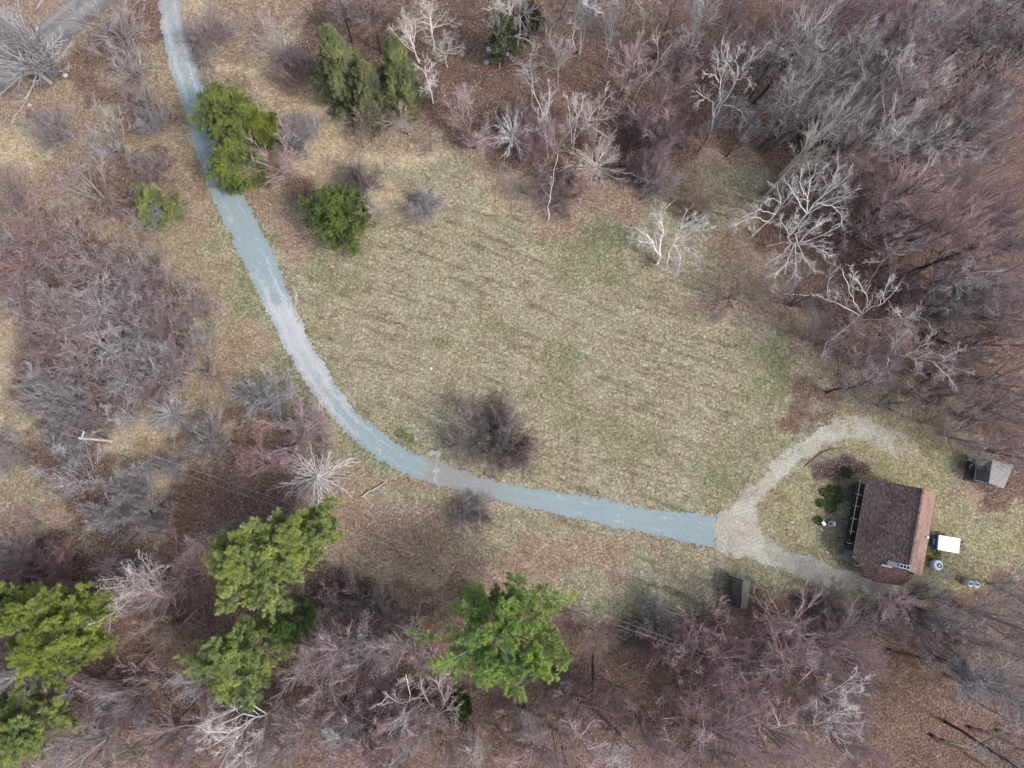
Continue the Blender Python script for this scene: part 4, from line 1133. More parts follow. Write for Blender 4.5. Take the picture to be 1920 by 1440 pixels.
conifer('sparse yellowish young pine beside a pale dead bush', 'pine_tree', 302, 390, 46, 5, (.29, .32, .15), 'thin', 115)
conifer('hazy grey green young conifer at the top edge', 'conifer_tree', 945, 80, 34, 8, (.13, .15, .10), 'thin', 116, 'conifer')
conifer('small olive conifer in the litter near the top edge', 'conifer_tree', 998, 52, 30, 4, (.12, .13, .045), 'thin', 117, 'conifer')
conifer('low dark green conifer in the upper right woods', 'conifer_tree', 1540, 264, 38, 3, (.06, .085, .04), 'bush', 118, 'conifer')
conifer('tiny dark green conifer right of the low dark one', 'conifer_tree', 1635, 250, 16, 1.6, (.06, .09, .035), 'bush', 119, 'conifer')
conifer('thin grey green conifer in the top right corner', 'conifer_tree', 1872, 45, 36, 11, (.14, .16, .10), 'thin', 120, 'conifer')
conifer('thin olive conifer below the top right one', 'conifer_tree', 1868, 115, 28, 8, (.15, .15, .06), 'thin', 121, 'conifer')
conifer('small dark green conifer below the lone bottom pine', 'conifer_tree', 862, 1328, 26, 3, (.06, .09, .03), 'bush', 122, 'conifer')
conifer('small dim green conifer above the left edge pine', 'conifer_tree', 22, 1112, 22, 5, (.06, .10, .06), 'thin', 123, 'conifer')

# ------------------------------------------------------------------ grass, leaf litter, undergrowth
def class_at(x, y): return classes(x, y)
def blades(n, seed, keepf, hgt, wid, per, spread, lean):
    g = np.random.default_rng(seed)
    x = g.uniform(-68, 68, n); y = g.uniform(-34, 64, n)
    px, py = PX(x, y)
    w = class_at(x, y)
    ok = (px > -40) & (px < 1960) & (py > -40) & (py < 1480)
    dr_in = np.ones(n, bool)
    for k in range(6):      # only a hand's breadth of grass leans over the stone
        q1, q2 = PX(x + .22 * math.cos(k * 1.047), y + .22 * math.sin(k * 1.047)); dr_in &= pip(q1, q2, drive_poly)
    ok &= ~dr_in
    for p in (ROADP, HOUSEP): ok &= ~pip(px, py, p)
    ok &= ~pip(px, py, LANE) | (g.random(n) < .05)
    ok &= g.random(n) < keepf(w)
    x, y, w = x[ok], y[ok], w[ok]
    M = len(x)
    z = gz(x, y) - .02
    bx = x[:, None] + g.normal(size=(M, per)) * spread; by = y[:, None] + g.normal(size=(M, per)) * spread
    a = g.random((M, per)) * 6.283
    L = hgt * (.5 + g.random((M, per)))
    ln = lean * g.normal(size=(M, per, 2))
    v0 = np.stack([bx - wid * np.cos(a), by - wid * np.sin(a), np.broadcast_to(z[:, None], bx.shape)], -1)
    v1 = np.stack([bx + wid * np.cos(a), by + wid * np.sin(a), np.broadcast_to(z[:, None], bx.shape)], -1)
    v2 = np.stack([bx + ln[..., 0] * L, by + ln[..., 1] * L, z[:, None] + L * .8], -1)
    V = np.stack([v0, v1, v2], 2).reshape(-1, 3)
    W_ = np.repeat(w, per * 3, axis=0)
    return V, np.arange(len(V)).reshape(-1, 3), W_

V, F, w = blades(90000, 5, lambda w: w[:, 0] * .55 + w[:, 1] * .75 + w[:, 2] * .6 + w[:, 3] + w[:, 6] * .4 + w[:, 7] * .6, .16, .025, 5, .10, .8)
me = mesh_from('grass', V, F, GROUND, False, cls_attrs(w))
tag(link('grass', me), 'dry tan and green grass tufts across the meadow and verges', 'grass', kind='stuff')

def leaf_mat():
    m, nt, b = nmat('leaf_litter')
    at = N(nt, 'ShaderNodeAttribute', attribute_name='tone')
    nt.links.new(ramp(nt, at.outputs['Fac'], [(0, (.06, .042, .036)), (.35, (.155, .11, .093)), (.75, (.27, .205, .175)), (.95, (.44, .37, .32)), (1, (.60, .55, .50))]), b.inputs['Base Color'])
    return m
g = np.random.default_rng(9)
n = 260000
x = g.uniform(-68, 68, n); y = g.uniform(-34, 64, n)
px, py = PX(x, y); w = class_at(x, y)
ok = (px > -30) & (px < 1950) & (py > -30) & (py < 1470)
for p in (drive_poly, ROADP, HOUSEP, LANE): ok &= ~pip(px, py, p)
ok &= g.random(n) < (w[:, 4] * .9 + w[:, 5] * .9 + w[:, 6] * .35 + w[:, 0] * .05)
x, y = x[ok], y[ok]; M = len(x)
a = g.random(M) * 6.283; s = .045 + .05 * g.random(M)
z = gz(x, y) + .02 + .03 * g.random(M)
tx = g.normal(size=(M, 2)) * .4
u = np.stack([np.cos(a), np.sin(a), tx[:, 0]], 1) * s[:, None]; v = np.stack([-np.sin(a), np.cos(a), tx[:, 1]], 1) * s[:, None] * .7
c = np.stack([x, y, z], 1)
V = np.stack([c - u - v * .3, c - v, c + u, c + v], 1).reshape(-1, 3)
me = mesh_from('leaf_litter', V, np.arange(len(V)).reshape(-1, 4), leaf_mat(), False, {'tone': ('POINT', 'FLOAT', np.repeat(g.random(M), 4))})
tag(link('leaf_litter', me), 'brown fallen leaves covering the forest floor', 'leaf litter', kind='stuff')

# undergrowth: thin saplings and briars
g = np.random.default_rng(19)
n = 60000
x = g.uniform(-68, 68, n); y = g.uniform(-34, 64, n)
px, py = PX(x, y); w = class_at(x, y)
ok = (px > -30) & (px < 1950) & (py > -30) & (py < 1470)
for p in (drive_poly, ROADP, HOUSEP, LANE): ok &= ~pip(px, py, p)
clump = vnoise(x, y, 3.4, 51) + .06
clear = np.zeros(n)
for cx, cy, rx, ry in ((1740, 1340, 130, 90), (1150, 1280, 110, 80), (340, 1270, 60, 90), (1120, 150, 90, 60), (250, 150, 50, 40)):
    clear = np.maximum(clear, np.exp(-(((px - cx) / rx) ** 2 + ((py - cy) / ry) ** 2)))
ok &= g.random(n) < (w[:, 4] * .8 + w[:, 5] * 1.0 + w[:, 6] * .12) * np.clip((clump - .3) * 2.2, .08, 1) * (1 - .85 * clear)
x, y = x[ok], y[ok]; M = len(x)
K = 4; ns = 4
Pp = np.zeros((M, ns, K, 3)); th = g.random((M, ns)) * 6.283; el = np.radians(35 + 50 * g.random((M, ns)))
L = .35 + .75 * g.random((M, ns))
d = np.stack([np.cos(th) * np.cos(el), np.sin(th) * np.cos(el), np.sin(el)], -1)
Pp[:, :, 0, 0] = x[:, None]; Pp[:, :, 0, 1] = y[:, None]; Pp[:, :, 0, 2] = gz(x, y)[:, None] - .02
for k in range(1, K):
    d = d + g.normal(size=d.shape) * .18; d /= np.linalg.norm(d, axis=-1, keepdims=True)
    Pp[:, :, k] = Pp[:, :, k - 1] + d * (L / (K - 1))[..., None]
Pp = Pp.reshape(-1, K, 3)
V, F = tubes(Pp, np.full((len(Pp), K), .009) * np.linspace(1.2, .6, K), 3)
tn = np.repeat(g.random(M), ns * K * 3)
me = mesh_from('undergrowth', V, F, TWIG, False, {'tone': ('POINT', 'FLOAT', tn)})
tag(link('undergrowth', me, color=(.30, .21, .20)), 'low reddish brown twigs and briars on the woodland floor', 'undergrowth', kind='stuff')

# ------------------------------------------------------------------ fallen logs and dark strips
def fallen(label, pts, r, colour, twigs=0, seed=1, zc=None):
    g = np.random.default_rng(seed)
    pl = resample([W(*p)for p in pts], 14)
    base = pl[0].copy(); base[2] = 0
    pl[:, 2] = r * .8 + gz(pl[:, 0], pl[:, 1]) + np.linspace(0, .15, 14)
    pl[1:-1, :2] += g.normal(size=(12, 2)) * r * .3
    P = (pl - base)[None]; R = np.linspace(1, .45, 14)[None] * r
    V, F = tubes(P, R, 9)
    # capped ends
    caps = []
    for kk in (0, 13):
        ring = list(range(kk * 9, kk * 9 + 9)); caps.append(ring if kk else ring[::-1])
    me = bpy.data.meshes.new('fallen_log')
    me.from_pydata([tuple(v) for v in V], [], [tuple(f) for f in F] + [tuple(c) for c in caps])
    for p in me.polygons: p.use_smooth = True
    me.materials.append(BARK); me.update()
    bc, tc = COLS[colour]
    if twigs:
        root = link('fallen_tree', None, loc=base)
        link('trunk', me, root, color=bc)
        L1, R1, l1 = grow(P, R, twigs, twigs and 2.6, (50, 85), 6, g, .12, .12, .05, 1.0, rr=.25, minr=.02)
        L2, R2, l2 = grow(L1, R1, 4, l1 * .4, (25, 60), 4, g, .2, .05, .2, 1.0, rr=.6, minr=.014)
        for A in (L1, L2): A[..., 2] = np.abs(A[..., 2])
        link('branches', crown_mesh('branches', [ctubes(L1, R1, 4), ctubes(L2, R2, 3)], g), root, color=tc)
        o = root
    else:
        o = link('fallen_log', me, loc=base, color=bc)
    tag(o, label, 'fallen tree' if twigs else 'log')
    return o
COLS['darkbark'] = ((.085, .06, .052), (.2, .15, .14))
COLS['rot'] = ((.45, .42, .38), (.4, .38, .35))
COLS['logbrown'] = ((.24, .18, .165), (.33, .26, .24))
fallen('long fallen brown trunk bristling with side branches beside the left pines', [(372, 1140, 0), (300, 1208, 0), (222, 1284, 0)], .26, 'logbrown', 34, 2)
fallen('short pale rotting log lying in grass beside the drive', [(676, 931, 0), (700, 918, 0), (723, 904, 0)], .13, 'rot', 0, 3)
fallen('spotted birch log lying in litter right of the birch stems', [(1100, 232, 0), (1125, 250, 0), (1152, 266, 0)], .10, 'white', 0, 4)
fallen('thin white pole lying at the right edge of the meadow', [(1468, 551, 0), (1525, 555, 0)], .07, 'white', 0, 5)
fallen('dark fallen trunk between the pink trees left of the dead white tree', [(716, 1314, 0), (700, 1345, 0), (684, 1372, 0)], .3, 'darkbark', 0, 6)
fallen('thin dark strip running down the litter, longest of the lower centre', [(1042, 1325, 0), (1048, 1370, 0), (1066, 1440, 0)], .10, 'darkbark', 0, 7)  # this line and the strips below: slim dark tapering tubes on the litter
fallen('dark bent strip left of the lane side clump in the litter', [(1114, 1222, 0), (1112, 1280, 0), (1110, 1326, 0)], .10, 'darkbark', 0, 8)
fallen('dark diagonal strip near the bottom centre', [(1090, 1352, 0), (1112, 1385, 0), (1120, 1418, 0)], .09, 'darkbark', 0, 9)
fallen('short dark strip right of the bent strip', [(1152, 1312, 0), (1158, 1338, 0)], .09, 'darkbark', 0, 10)
fallen('short dark diagonal strip at the foot of the pink trees', [(1194, 1310, 0), (1212, 1334, 0)], .10, 'darkbark', 0, 11)
fallen('dark log leaning from the litter, right of the fallen trunk', [(308, 1300, 0), (342, 1338, 0)], .10, 'darkbark', 0, 12)
fallen('dark log crossing the leaning one near the bottom left', [(378, 1306, 0), (328, 1356, 0)], .08, 'darkbark', 0, 13)
fallen('thick dark trunk lying in the lower right litter', [(1744, 1377, 0), (1800, 1405, 0), (1852, 1440, 0)], .2, 'darkbark', 0, 14)
fallen('dark trunk lying above the thick one in the lower right litter', [(1815, 1362, 0), (1870, 1382, 0), (1930, 1412, 0)], .17, 'darkbark', 0, 15)
fallen('short dark trunk reaching the right edge in the lower right litter', [(1866, 1368, 0), (1935, 1392, 0)], .14, 'darkbark', 0, 16)
fallen('blackish trunk pointing right out of the woods above the tanks lawn', [(1663, 1217, 0), (1715, 1232, 0), (1770, 1242, 0)], .16, 'darkbark', 0, 17)
fallen('small black trunk in the middle of the lower right litter', [(1768, 1262, 0), (1800, 1280, 0), (1840, 1298, 0)], .17, 'darkbark', 0, 18)
fallen('dark log on brown litter right of the pale spreading tree', [(1792, 638, 0), (1835, 628, 0), (1874, 618, 0)], .12, 'darkbark', 0, 19)
fallen('dark curved log above the looped end of the lane', [(1722, 747, 0), (1770, 742, 0), (1815, 738, 0)], .12, 'darkbark', 0, 20)
fallen('long dark log in the upper right woods right of the pale birch', [(1670, 200, 0), (1712, 152, 0), (1765, 100, 0)], .14, 'darkbark', 0, 21)
fallen('dark log at the far right woods below the top right conifers', [(1828, 488, 0), (1880, 470, 0)], .13, 'darkbark', 0, 22)

# ------------------------------------------------------------------ house
def shingle_mat(name, dark, mid_, light, ang, spots=True):
    m, nt, b = nmat(name)
    geo = N(nt, 'ShaderNodeNewGeometry').outputs['Position']
    mp = N(nt, 'ShaderNodeMapping'); nt.links.new(geo, mp.inputs['Vector'])
    mp.inputs['Rotation'].default_value = (0, 0, ang)
    mp2 = N(nt, 'ShaderNodeMapping'); nt.links.new(mp.outputs[0], mp2.inputs['Vector'])
    mp2.inputs['Scale'].default_value = (6.5, 2.2, 0.0)
    n1 = noise(nt, mp2.outputs[0], 1.0, 3, .7)
    n2 = noise(nt, mp.outputs[0], .45, 4, .6)
    c = ramp(nt, n1, [(.3, dark), (.5, mid_), (.72, light)])
    v = ramp(nt, n2, [(.3, (.62, .62, .65)), (.5, (1, 1, 1)), (.75, (1.14, 1.09, 1.05))])
    c = mix(nt, 1.0, c, v, 'MULTIPLY')
    if spots:
        s = math_(nt, 'MULTIPLY', math_(nt, 'SUBTRACT', noise(nt, geo, 5.5, 1, .4), .70), 20, True)
        c = mix(nt, math_(nt, 'MULTIPLY', s, .7), c, (.45, .42, .42))
    nt.links.new(c, b.inputs['Base Color'])
    bp = N(nt, 'ShaderNodeBump'); bp.inputs['Strength'].default_value = .5; bp.inputs['Distance'].default_value = .03
    nt.links.new(n1, bp.inputs['Height']); nt.links.new(bp.outputs[0], b.inputs['Normal'])
    return m

def A3(px, py, h): return np.array(W(px, py, h))
HE, HR = 2.9, 6.3
# fit a rectangle-plan house to the photo corners
rA, rB = A3(1731, 916, HR), A3(1704, 1071, HR)          # ridge, north and south end
ax = (rB - rA); LEN = np.linalg.norm(ax[:2]); ax = ax / np.linalg.norm(ax)   # along ridge, southwards
pr = np.array([ax[1], -ax[0], 0]);                         # perpendicular, pointing west
if pr[0] > 0: pr = -pr
wl = abs(np.dot(A3(1625, 900, HE) - rA, pr)); wr = abs(np.dot(A3(1755, 928, HE) - rA, pr))
print('house len', LEN, 'left', wl, 'right', wr)
hang = math.atan2(ax[1], ax[0])
HC = rA.copy(); HC[2] = 0
def hp(a, w_, z): return tuple(HC + ax * a + pr * w_ + np.array([0, 0, z]))
RB = simple('roof_edge', (.10, .08, .075), .2, 5)
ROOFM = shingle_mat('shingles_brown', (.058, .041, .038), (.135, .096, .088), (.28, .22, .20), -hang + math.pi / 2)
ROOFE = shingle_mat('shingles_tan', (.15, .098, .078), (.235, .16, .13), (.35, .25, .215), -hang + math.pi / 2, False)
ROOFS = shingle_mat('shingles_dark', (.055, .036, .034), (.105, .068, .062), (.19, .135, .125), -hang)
WALLM = simple('wood_siding', (.20, .14, .10), .3, 3, bump=.3)
WHITE = simple('white_paint', (.80, .80, .80), .06, 2, .5)
GREYW = simple('weathered_wood', (.24, .23, .22), .3, 5, bump=.3)
RAILW = simple('rail_wood', (.13, .14, .14), .3, 5)
DKW = simple('dark_wood', (.07, .065, .06), .3, 5, bump=.3)
GLASS = simple('dark_glass', (.012, .014, .018), .1, 2, .15, .5)
CONC = simple('concrete', (.45, .43, .40), .2, 6)

house = link('house', None, loc=tuple(HC))
tag(house, 'wooden house with brown shingled gable roof beside the lane end', 'house')
def part(mb, name, mat, parent=house, **k):
    o = mb.build(name, mat, parent, origin=HC, **k)
    return o
ridge_z = HR
sw = (HR - HE) / wl
# walls: a body with gables, narrower than the roof
mb = MB()
wi, wo = wl - 1.15, wr - .35
za = HR - .22 - sw * wi; zb_ = HR - .22 - (HR - HE) / wr * wo
for a in (.35, LEN - .35):
    pass
P = []
for a in (.35, LEN - .35):
    P += [hp(a, wi, 0), hp(a, -wo, 0), hp(a, -wo, zb_), hp(a, 0, HR - .22), hp(a, wi, za)]
mb.add(P, [(0, 1, 2, 3, 4), (9, 8, 7, 6, 5), (1, 0, 5, 6), (2, 1, 6, 7), (3, 2, 7, 8), (4, 3, 8, 9), (0, 4, 9, 5)])
wall = part(mb, 'wall', WALLM)
# roof slopes with real thickness and shallow shingle courses
def slope(a0, a1, w0, z0, w1, z1, n, name, mat, parent=house, t=.09, trim=None):
    mb = MB()
    for k in range(n):
        u0, u1 = k / n, (k + 1) / n
        s0 = (w0 + (w1 - w0) * u0, z0 + (z1 - z0) * u0); s1 = (w0 + (w1 - w0) * u1, z0 + (z1 - z0) * u1)
        lift = .022
        e0, e1 = (a0, a1) if trim is None else (trim(s0[0], s0[1])[0], trim(s0[0], s0[1])[1])
        f0, f1 = (a0, a1) if trim is None else (trim(s1[0], s1[1])[0], trim(s1[0], s1[1])[1])
        mb.slab([hp(e0, s0[0], s0[1]), hp(e1, s0[0], s0[1]), hp(f1, s1[0], s1[1] + lift), hp(f0, s1[0], s1[1] + lift)], t)
    return part(mb, name, mat, parent)
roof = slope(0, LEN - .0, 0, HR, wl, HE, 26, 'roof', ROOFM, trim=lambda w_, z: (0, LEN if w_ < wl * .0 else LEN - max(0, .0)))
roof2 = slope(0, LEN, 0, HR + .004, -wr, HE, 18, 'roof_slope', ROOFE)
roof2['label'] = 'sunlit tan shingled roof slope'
# seams on the brown slope
mb = MB()
for a, w0, w1 in ((LEN * .62, .3, 1.6), (LEN * .615, 1.75, 2.7), (LEN * .60, 3.6, wl - .1), (LEN * .80, .4, 2.5), (LEN * .78, 3.8, wl - .1)):
    mb.bar(hp(a, w0, HR - sw * w0 + .035), hp(a - .05, w1, HR - sw * w1 + .035), .05, .03)
part(mb, 'seam', DKW, roof)
mb = MB(); mb.bar(hp(-.02, 0, HR + .03), hp(LEN + .02, 0, HR + .03), .22, .07)
part(mb, 'ridge_cap', ROOFM, roof)
for (w_, z, pp) in ((wl + .01, HE - .04, roof), (-wr - .01, HE - .04, roof2)):
    mb = MB()
    mb.bar(hp(-.02, w_, z), hp(LEN + .02, w_, z), .05, .17)
    part(mb, 'fascia', RB, pp)
# low wrap-round porch roof on the south end
mb = MB()
pz = HE + .02; top = HE + 1.25
q = 1.9
pts = [hp(LEN, wl + .02, pz), tuple(A3(1638, 1091, pz - .25)), tuple(A3(1690, 1098, pz - .3)), tuple(A3(1716, 1080, pz - .1)), hp(LEN - .02, -.1, top), hp(LEN - 1.3, wl * .52, top - .12)]
c_ = hp(LEN - .05, wl * .45, top)
mb.slab([pts[0], pts[1], pts[4], pts[5]], .12)
mb.slab([pts[1], pts[2], pts[3], pts[4]], .12)
# lift the low roof over the main slope where they meet
southroof = part(mb, 'porch_roof', ROOFS)
mb = MB(); mb.bar(pts[0], pts[5], .12, .10); mb.bar(pts[5], pts[4], .10, .08)
part(mb, 'hip_cap', simple('hip_cap', (.22, .15, .13), .2, 4), southroof)
mb = MB()
for p in (pts[1], pts[2], pts[3]):
    q_ = (p[0] + (HC[0] + ax[0] * LEN / 2 - p[0]) * .04, p[1] + (HC[1] + ax[1] * LEN / 2 - p[1]) * .04)
    mb.bar((q_[0], q_[1], 0), (q_[0], q_[1], p[2] - .1), .14)
part(mb, 'post', GREYW)
# grey dormer strip, white trim and three-pane window near the south edge
def on_slope(px, py, lift=.06):
    for z in np.linspace(HE, HR, 200):
        p = A3(px, py, z)
        w_ = np.dot(p - HC, pr)
        if HR - sw * max(w_, 0) <= z + 0: 
            break
    p = A3(px, py, z); a = np.dot(p - HC, ax); w_ = np.dot(p - HC, pr)
    return a, w_, z + lift
def sl_quad(a0, a1, w0, w1, lift, t, name, mat, parent):
    mb = MB()
    mb.slab([hp(a0, w0, HR - sw * w0 + lift), hp(a1, w0, HR - sw * w0 + lift), hp(a1, w1, HR - sw * w1 + lift), hp(a0, w1, HR - sw * w1 + lift)], t)
    return part(mb, name, mat, parent)
aS, wS, _ = on_slope(1695, 1062)
aG, wG, _ = on_slope(1672, 1056)
print('skylight', aS, wS, 'len', LEN)
sky = sl_quad(aS - .20, aS + .26, wS - .40, wS + .40, .20, .2, 'skylight', WHITE, roof)
for k in range(3):
    w0 = wS - .40 + .06 + k * .25
    sl_quad(aS - .12, aS + .17, w0, w0 + .18, .215, .02, 'pane', GLASS, sky)
sl_quad(aG - .22, aG + .34, wS + .43, wG + .35, .14, .14, 'flashing', simple('grey_metal', (.34, .33, .33), .15, 4, .5), roof)
sl_quad(aG + .36, aG + .50, wG + .0, wG + .75, .16, .15, 'white_trim', WHITE, roof)
# vent pipe on the tan slope
vp = A3(1736, 1007, HE + .8); a = np.dot(vp - HC, ax); w_ = np.dot(vp - HC, pr)
mb = MB(); zv = HR - (HR - HE) / wr * abs(w_)
mb.lathe(hp(a, w_, zv - .1), [(.09, 0), (.09, .45), (.12, .45), (.12, .55), (.02, .58)], 12)
part(mb, 'vent_pipe', WHITE)
# deck and open rafters along the west side
dk0, dk1 = wi + .003, wl + .05
mb = MB()
nb = 9
for k in range(nb):
    w0 = dk0 + (dk1 - dk0) * k / nb; w1 = dk0 + (dk1 - dk0) * (k + .93) / nb
    mb.slab([hp(.4, w0, .55), hp(LEN - 1.2, w0, .55), hp(LEN - 1.2, w1, .55), hp(.4, w1, .55)], .05)
part(mb, 'deck', DKW)
mb = MB(); mb.bar(hp(.1, wl + .62, 2.75), hp(LEN - 2.4, wl + .62, 2.75), .06, .12)
part(mb, 'beam', RAILW)
for a in (LEN * .22, LEN * .37, LEN * .53, LEN * .69, LEN * .84):
    mb = MB(); mb.bar(hp(a, wl - .55, 2.66), hp(a, wl + .85, 2.66), .06, .10)
    part(mb, 'rafter', RAILW)
for a in (.15, LEN * .30, LEN * .55, LEN * .80):
    mb = MB(); mb.bar(hp(a, wl + .62, 0), hp(a, wl + .62, 2.69), .10)
    part(mb, 'post', DKW)
# plank stoop
mb = MB()
st_c = A3(1592, 1042, .6)
for k in range(8):
    o_ = (k - 3.5) * .17
    cc = st_c + pr * o_
    mb.box((cc[0], cc[1], .58), 1.25, .15, .05, hang)
cc = st_c + ax * 0
for s1 in (-.5, .5):
    for s2 in (-.55, .55):
        p = st_c + ax * s1 + pr * s2; mb.bar((p[0], p[1], 0), (p[0], p[1], .553), .09)
part(mb, 'stoop', GREYW)
# west wall windows and door, east window
def wall_q(a0, a1, z0, z1, name, mat, parent, out=.03, side=1):
    wv = (wi + out) if side > 0 else -(wo + out)
    wb = wv - .06 if side > 0 else wv + .06
    mb = MB()
    V = [hp(a0, wv, z0), hp(a1, wv, z0), hp(a1, wv, z1), hp(a0, wv, z1), hp(a0, wb, z0), hp(a1, wb, z0), hp(a1, wb, z1), hp(a0, wb, z1)]
    mb.add(V, [(0, 1, 2, 3), (7, 6, 5, 4), (0, 4, 5, 1), (1, 5, 6, 2), (2, 6, 7, 3), (3, 7, 4, 0)])
    return part(mb, name, mat, parent)
for a in (1.6, 4.2, 8.6):
    wnd = wall_q(a, a + 1.1, 1.3, 2.4, 'window', WHITE, house)
    wall_q(a + .1, a + 1.0, 1.4, 2.3, 'pane', GLASS, wnd, .036)
dr = wall_q(6.3, 7.25, .56, 2.55, 'door', simple('door_paint', (.16, .05, .04), .1, 2), house)
mb = MB(); mb.lathe(hp(6.42, wi + .075, 1.5), [(.03, -.03), (.04, 0), (.03, .03)], 8); part(mb, 'handle', GREYW, dr)

# ------------------------------------------------------------------ sheds
def shed_simple(label, corners, hh, thick, mats, name='shed', eave=.2, cat='shed'):
    """corners: 4 photo pixels of roof corners (at heights hh) in order"""
    root = link(name, None, loc=tuple(A3(sum(c[0] for c in corners) / 4, sum(c[1] for c in corners) / 4, 0)))
    tag(root, label, cat)
    return root
# grey roofed shed, right edge
c4 = [A3(1861, 862, 3.1), A3(1854, 906, 3.1), A3(1882, 916, 2.5), A3(1901, 872, 2.5)]
shed = link('shed', None, loc=(float(np.mean([p[0] for p in c4])), float(np.mean([p[1] for p in c4])), 0))
so = np.array(shed.location)
tag(shed, 'small grey roofed shed half hidden by twigs at the right edge', 'shed')
def spart(mb, name, mat, parent): return mb.build(name, mat, parent, origin=so)
def metal_roof():
    m, nt, b = nmat('metal_roof')
    geo = N(nt, 'ShaderNodeNewGeometry').outputs['Position']
    mp = N(nt, 'ShaderNodeMapping'); nt.links.new(geo, mp.inputs['Vector']); mp.inputs['Rotation'].default_value = (0, 0, math.radians(15)); mp.inputs['Scale'].default_value = (1, 9, 1)
    n1 = noise(nt, mp.outputs[0], 1.4, 3, .6); n2 = noise(nt, geo, 1.1, 5, .65)
    c = ramp(nt, n1, [(.3, (.16, .15, .15)), (.6, (.26, .25, .25))])
    s = math_(nt, 'MULTIPLY', math_(nt, 'SUBTRACT', n2, .56), 7, True)
    c = mix(nt, math_(nt, 'MULTIPLY', s, .6), c, (.24, .18, .165))
    nt.links.new(c, b.inputs['Base Color']); b.inputs['Roughness'].default_value = .6
    return m
mb = MB()
nrib = 10
for k in range(nrib):
    t0, t1 = k / nrib, (k + .97) / nrib
    a0 = c4[0] * (1 - t0) + c4[1] * t0; a1 = c4[0] * (1 - t1) + c4[1] * t1
    b0 = c4[3] * (1 - t0) + c4[2] * t0; b1 = c4[3] * (1 - t1) + c4[2] * t1
    mb.slab([a0, a1, b1, b0], .06)
spart(mb, 'roof', metal_roof(), shed)
cen = sum(c4) / 4
def inn(p, f=.88): q = cen + (p - cen) * f; return np.array([q[0], q[1], p[2] - .075])
I = [inn(p) for p in c4]
BLUEW = simple('blue_grey_wall', (.16, .19, .22), .25, 4)
mb = MB()
V = [(p[0], p[1], 0) for p in I] + [tuple(p) for p in I]
mb.add(V, [(0, 1, 5, 4), (1, 2, 6, 5), (2, 3, 7, 6), (3, 0, 4, 7), (4, 5, 6, 7), (3, 2, 1, 0)])
spart(mb, 'wall', BLUEW, shed)
# open lean-to bay on its left, with a dark scrap tarp
wv = (c4[0] - c4[3]); wv[2] = 0; wv /= np.linalg.norm(wv)
mb = MB()
for p in (I[0], I[1]):
    q = p + wv * 1.0
    mb.bar((q[0], q[1], 0), (q[0], q[1], 1.9), .09)
    mb.bar((p[0] + wv[0] * .05, p[1] + wv[1] * .05, 2.0), (q[0], q[1], 1.94), .07)
q0, q1 = I[0] + wv * 1.0, I[1] + wv * 1.0
mb.bar((q0[0], q0[1], 1.86), (q1[0], q1[1], 1.86), .07)
spart(mb, 'lean_to_frame', GREYW, shed)
m0 = I[0] * .55 + I[1] * .45
mb = MB(); mb.slab([(I[0][0] + wv[0] * .08, I[0][1] + wv[1] * .08, 2.09), (q0[0], q0[1], 1.99), (m0[0] + wv[0] * .95, m0[1] + wv[1] * .95, 1.985), (m0[0] + wv[0] * .08, m0[1] + wv[1] * .08, 2.09)], .04)
spart(mb, 'lean_to_roof', simple('old_tin', (.20, .18, .20), .3, 3), shed)
mb = MB(); mb.slab([(I[0][0] + wv[0] * .1, I[0][1] + wv[1] * .1, .12), (q0[0], q0[1], .12), (q1[0], q1[1], .12), (I[1][0] + wv[0] * .1, I[1][1] + wv[1] * .1, .12)], .1)
spart(mb, 'floor', DKW, shed)

# dark open woodshed under the lane
c5 = [A3(1371, 1079, 1.9), A3(1372, 1136, 1.9), A3(1400, 1143, 2.3), A3(1407, 1092, 2.3)]
ws = link('woodshed', None, loc=(float(np.mean([p[0] for p in c5])), float(np.mean([p[1] for p in c5])), 0)); so = np.array(ws.location)
tag(ws, 'low dark open woodshed below the lane with one grey board strip', 'shed')
BLK = simple('tar_roof', (.036, .030, .032), .45, 3)
mb = MB(); 
cA, cB = c5[0] * .42 + c5[3] * .58, c5[1] * .42 + c5[2] * .58
mb.slab([c5[0], c5[1], cB, cA], .07); spart(mb, 'roof', BLK, ws)
cA2 = cA + (c5[3] - cA) * .06 + np.array([0, 0, .06]); cB2 = cB + (c5[2] - cB) * .06 + np.array([0, 0, .06])
mb = MB(); mb.slab([cA2, cB2, c5[2] + [0, 0, .06], c5[3] + [0, 0, .06]], .05); spart(mb, 'board_strip', simple('mossy_board', (.15, .15, .125), .35, 6, bump=.3), ws)
mb = MB()
for p in c5:
    q = sum(c5) / 4 + (p - sum(c5) / 4) * .9
    mb.bar((q[0], q[1], 0), (q[0], q[1], p[2] - .1), .1)
spart(mb, 'post', DKW, ws)
mb = MB()
rr2 = np.random.default_rng(3)
e = (c5[1] - c5[0]); e[2] = 0; le = np.linalg.norm(e); e /= le
for k in range(6):
    for j in range(8):
        p = sum(c5) / 4 - e * (le * .36) + e * (le * .72 * (j + .5) / 8)
        p = np.array([p[0], p[1], .12 + k * .2])
        n_ = np.array([-e[1], e[0], 0])
        mb.bar(tuple(p - n_ * .45), tuple(p + n_ * (.45 + .1 * rr2.random())), .17)
spart(mb, 'firewood_stack', simple('firewood', (.16, .12, .09), .4, 6), ws)
mb = MB(); n_ = np.array([-e[1], e[0], 0])
d1 = A3(1362, 1075, 0); d2 = A3(1404, 1088, 0)
mb.bar((d1[0], d1[1], .35), (d2[0], d2[1], .35), .12, .7)
spart(mb, 'low_wall', GREYW, ws)

